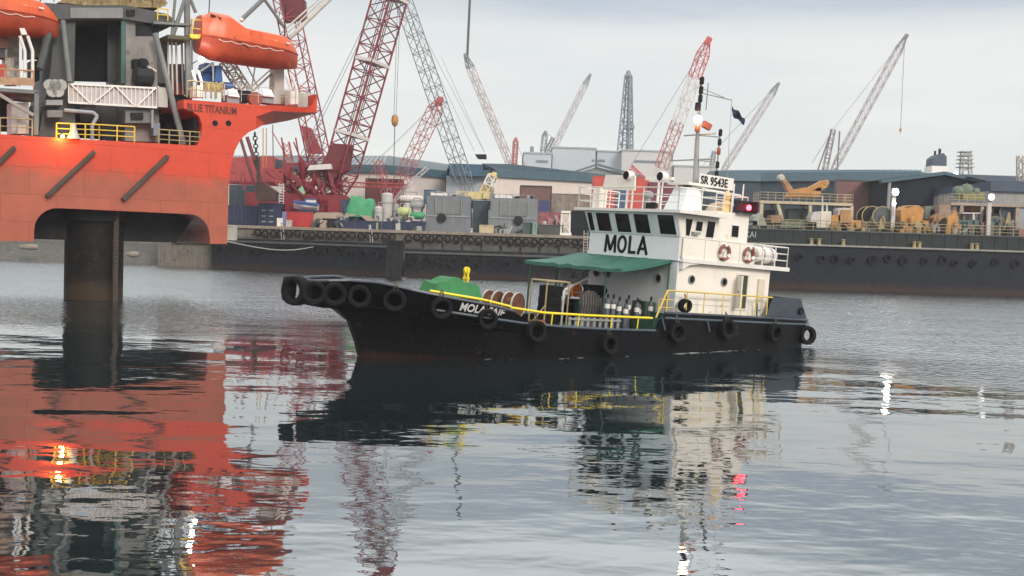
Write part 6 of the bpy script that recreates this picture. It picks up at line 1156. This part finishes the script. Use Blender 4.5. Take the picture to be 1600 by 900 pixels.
vitem('anchor_winch', 'rusty grey anchor winch at the end of the barge beside the tug cabin', 'winch', [([(1175, 352), (1178, 338), (1186, 332), (1194, 340), (1198, 353)], M('anchor_grey', (.3, .32, .28), .7, var=.4, rust=.4), 'frame'), (R_(1176, 345, 1183, 352), darkm, 'drum'), (R_(1205, 336, 1222, 348), M('anchor_rust', (.3, .18, .12), .7, var=.4), 'gear')], 134)
vitem('deck_machine', 'dark machinery mass standing under the cream platform', 'machine', [(R_(1232, 326, 1262, 348), M('mass_dark', (.04, .05, .055), .7, var=.5), 'block'), (R_(1196, 328, 1212, 340), darkm, 'block')], 137.5); vitem('deck_machine', 'orange and grey machinery row under the end of the cream platform', 'machine', [(R_(1348, 346, 1404, 357), M('row_brown', (.22, .16, .09), .7, var=.5, scale=1.5), 'row'), (R_(1390, 338, 1402, 352), lgrey, 'box')], 134.5)
# floodlights on the barge
for x, y, lab in ((1399, 300, 'blazing white floodlight on a pale post at the left of the open hall'), (1549, 308, 'round white floodlight on the second platform')):
    c = at(x, y, 133); r = thing('floodlight', lab, 'floodlight', (c.x, 133, VD), group='lit floodlights on the work barge'); z = c.z - VD
    MB().box((-.22, .3, 0), (.22, .7, z - .4)).build('post', cabw, r); MB().box((-.35, .0, z - .45), (.35, .6, z + .45)).build('housing', lgrey, r); MB().lathe([(.05, -.3), (.3, -.22), (.38, -.08), (.38, 0)], 14, c=(0, 0, z), ax='y').build('lens', EM('flood_lens', (1, .95, .86), 26 if x < 1500 else 3), r, smooth=True)
c = at(1397, 318, 133); r = thing('floodlight', 'small white lamp just under the left floodlight', 'floodlight', c); MB().lathe([(.03, -.2), (.2, -.1), (.22, 0), (.1, .1)], 12, ax='y').build('lens', EM('small_lens', (1, .95, .86), 12), r, smooth=True); MB().box((-.04, .05, -1.5), (.04, .13, 0)).build('stem', lgrey, r)
for x in (1484,): c = at(1493, 271, 200); r = thing('roof_lamp', 'tiny bright lamp on the shed roof by the radar tower', 'lamp', c); MB().lathe([(.05, -.4), (.4, 0), (.05, .4)], 10, ax='y').build('lens', EM('roof_lens', (1, .96, .9), 8), r); MB().tube((0, 0, -3), (0, 0, -.3), .1).build('stem', lgrey, r)
# small gear, pipes and scrap lying about, one heap per place
def scrap(label, x0, y0, x1, y1, Y, zb, n, mats, seed, cat='gear'):
    random.seed(seed); a = at(x0, y1, Y); b = at(x1, y0, Y); g = Vector(((a.x + b.x) / 2, Y, zb)); r = thing('gear_heap', label, cat, g, group='heaps of gear and scrap'); top = b.z - zb; hw = (b.x - a.x) / 2
    mbs = [MB() for _ in mats]
    for k in range(n):
        m_ = mbs[k % len(mats)]; x = random.uniform(-hw, hw); y = random.uniform(-.9, .9); h = top * random.uniform(.25, 1) * (1 - .5 * abs(x) / hw); t = random.random(); w1 = random.uniform(.1, .45)
        if t < .3: m_.box((x - w1, y - .3, 0), (x + w1, y + .3, h * .6))
        elif t < .5: m_.lathe([(w1, 0), (w1, h * .6), (w1 * .6, h * .7)], 10, c=(x, y, 0))
        elif t < .65: m_.lathe([(w1 * 1.2, -.3), (w1 * 1.2, .3)], 12, c=(x, y, h * .5), ax='y')
        elif t < .85: m_.path([(x, y, 0), (x, y, h), (x + random.uniform(-1, 1), y, h), (x + random.uniform(-1, 1), y, h * .4)], random.uniform(.03, .08), 6)
        else: m_.beam((x, y, h * .2), (x + random.uniform(-1.2, 1.2), y, h * random.uniform(.4, 1)), .14, .14)
    for m_, mt in zip(mbs, mats):
        if m_.v: m_.build('gear', mt, r)['kind'] = 'stuff'
sc_g = [lgrey, darkm, dgrey, pale]; sc_o = [orangem, ochre, darkm, MATS['winch_orange_dark']]
scrap('tangle of pipes and valves among the upright tanks on the quay', 590, 318, 664, 345, 144.4, QZ, 46, [pale, lgrey, M('pipe_lime', (.22, .3, .15), .6), dgrey], 1); scrap('rusty gear piled on and beside the pink machine heap', 842, 322, 878, 350, 147, QZ, 26, [M('scrap_pink', (.4, .2, .2), .7), pale, dgrey], 2)
scrap('dark gear between the green cargo heap and the red crane foot', 528, 316, 552, 340, 144.6, QZ, 22, [darkm, MATS['machine_navy'], lgrey], 3); scrap('loose gear on the quay before the second machine house', 772, 345, 812, 364, 142.6, QZ, 14, sc_g, 4); scrap('gear lying on the sand coloured tarpaulins', 490, 326, 540, 345, 144, QZ, 20, [dgrey, darkm, MATS['sand_tarp']], 5)
scrap('pale gear standing on the grey machine house roofs', 670, 298, 735, 310, 148, at(700, 309, 148).z, 16, [pale, lgrey, darkm], 6); scrap('dark and rusty gear on the second machine house roof', 770, 302, 838, 314, 148, at(800, 313, 148).z, 18, [darkm, lgrey, MATS['end_blue']], 7)
scrap('machinery tangle under the cream platform of the work barge', 1192, 332, 1266, 354, 135, VD, 40, [dgrey, MATS['hose_grey'], MATS['anchor_rust'], darkm], 8); scrap('orange gear in front of the white cab on the work barge', 1298, 330, 1350, 356, 132.8, VD, 34, sc_o, 9); scrap('rusty gear around the slate cable reel', 1352, 334, 1404, 356, 133.2, VD, 26, [darkm, ochre, dgrey], 10)
scrap('orange gear wrapped around the largest winch house', 1404, 322, 1452, 357, 132.6, VD, 30, sc_o, 11); scrap('tangled orange and grey gear beside the crooked winch', 1454, 320, 1502, 357, 132.8, VD, 40, sc_o + [lgrey], 12); scrap('dark green gear and hoses under the second platform', 1504, 326, 1596, 357, 134.5, VD, 56, [MATS['hose_green'], darkm, dgrey, MATS['box_brown']], 13)
scrap('grey gear stacked in the open hall behind the work barge', 1400, 308, 1480, 330, 158, 5.5, 30, [dgrey, grey, darkm], 14)
# ================================================================== HAZE
m = bpy.data.materials.new('haze'); m.use_nodes = True; n = m.node_tree.nodes; l = m.node_tree.links
for x in list(n):
    if x.type == 'BSDF_PRINCIPLED': n.remove(x)
v = n.new('ShaderNodeVolumePrincipled'); v.inputs['Color'].default_value = (.93, .95, 1, 1); v.inputs['Density'].default_value = .00024; v.inputs['Anisotropy'].default_value = .2
l.new(v.outputs[0], n['Material Output'].inputs['Volume'])
hz = MB().box((-480, -70, -3), (480, 700, 112)).build('haze', m); hz['kind'] = 'stuff'
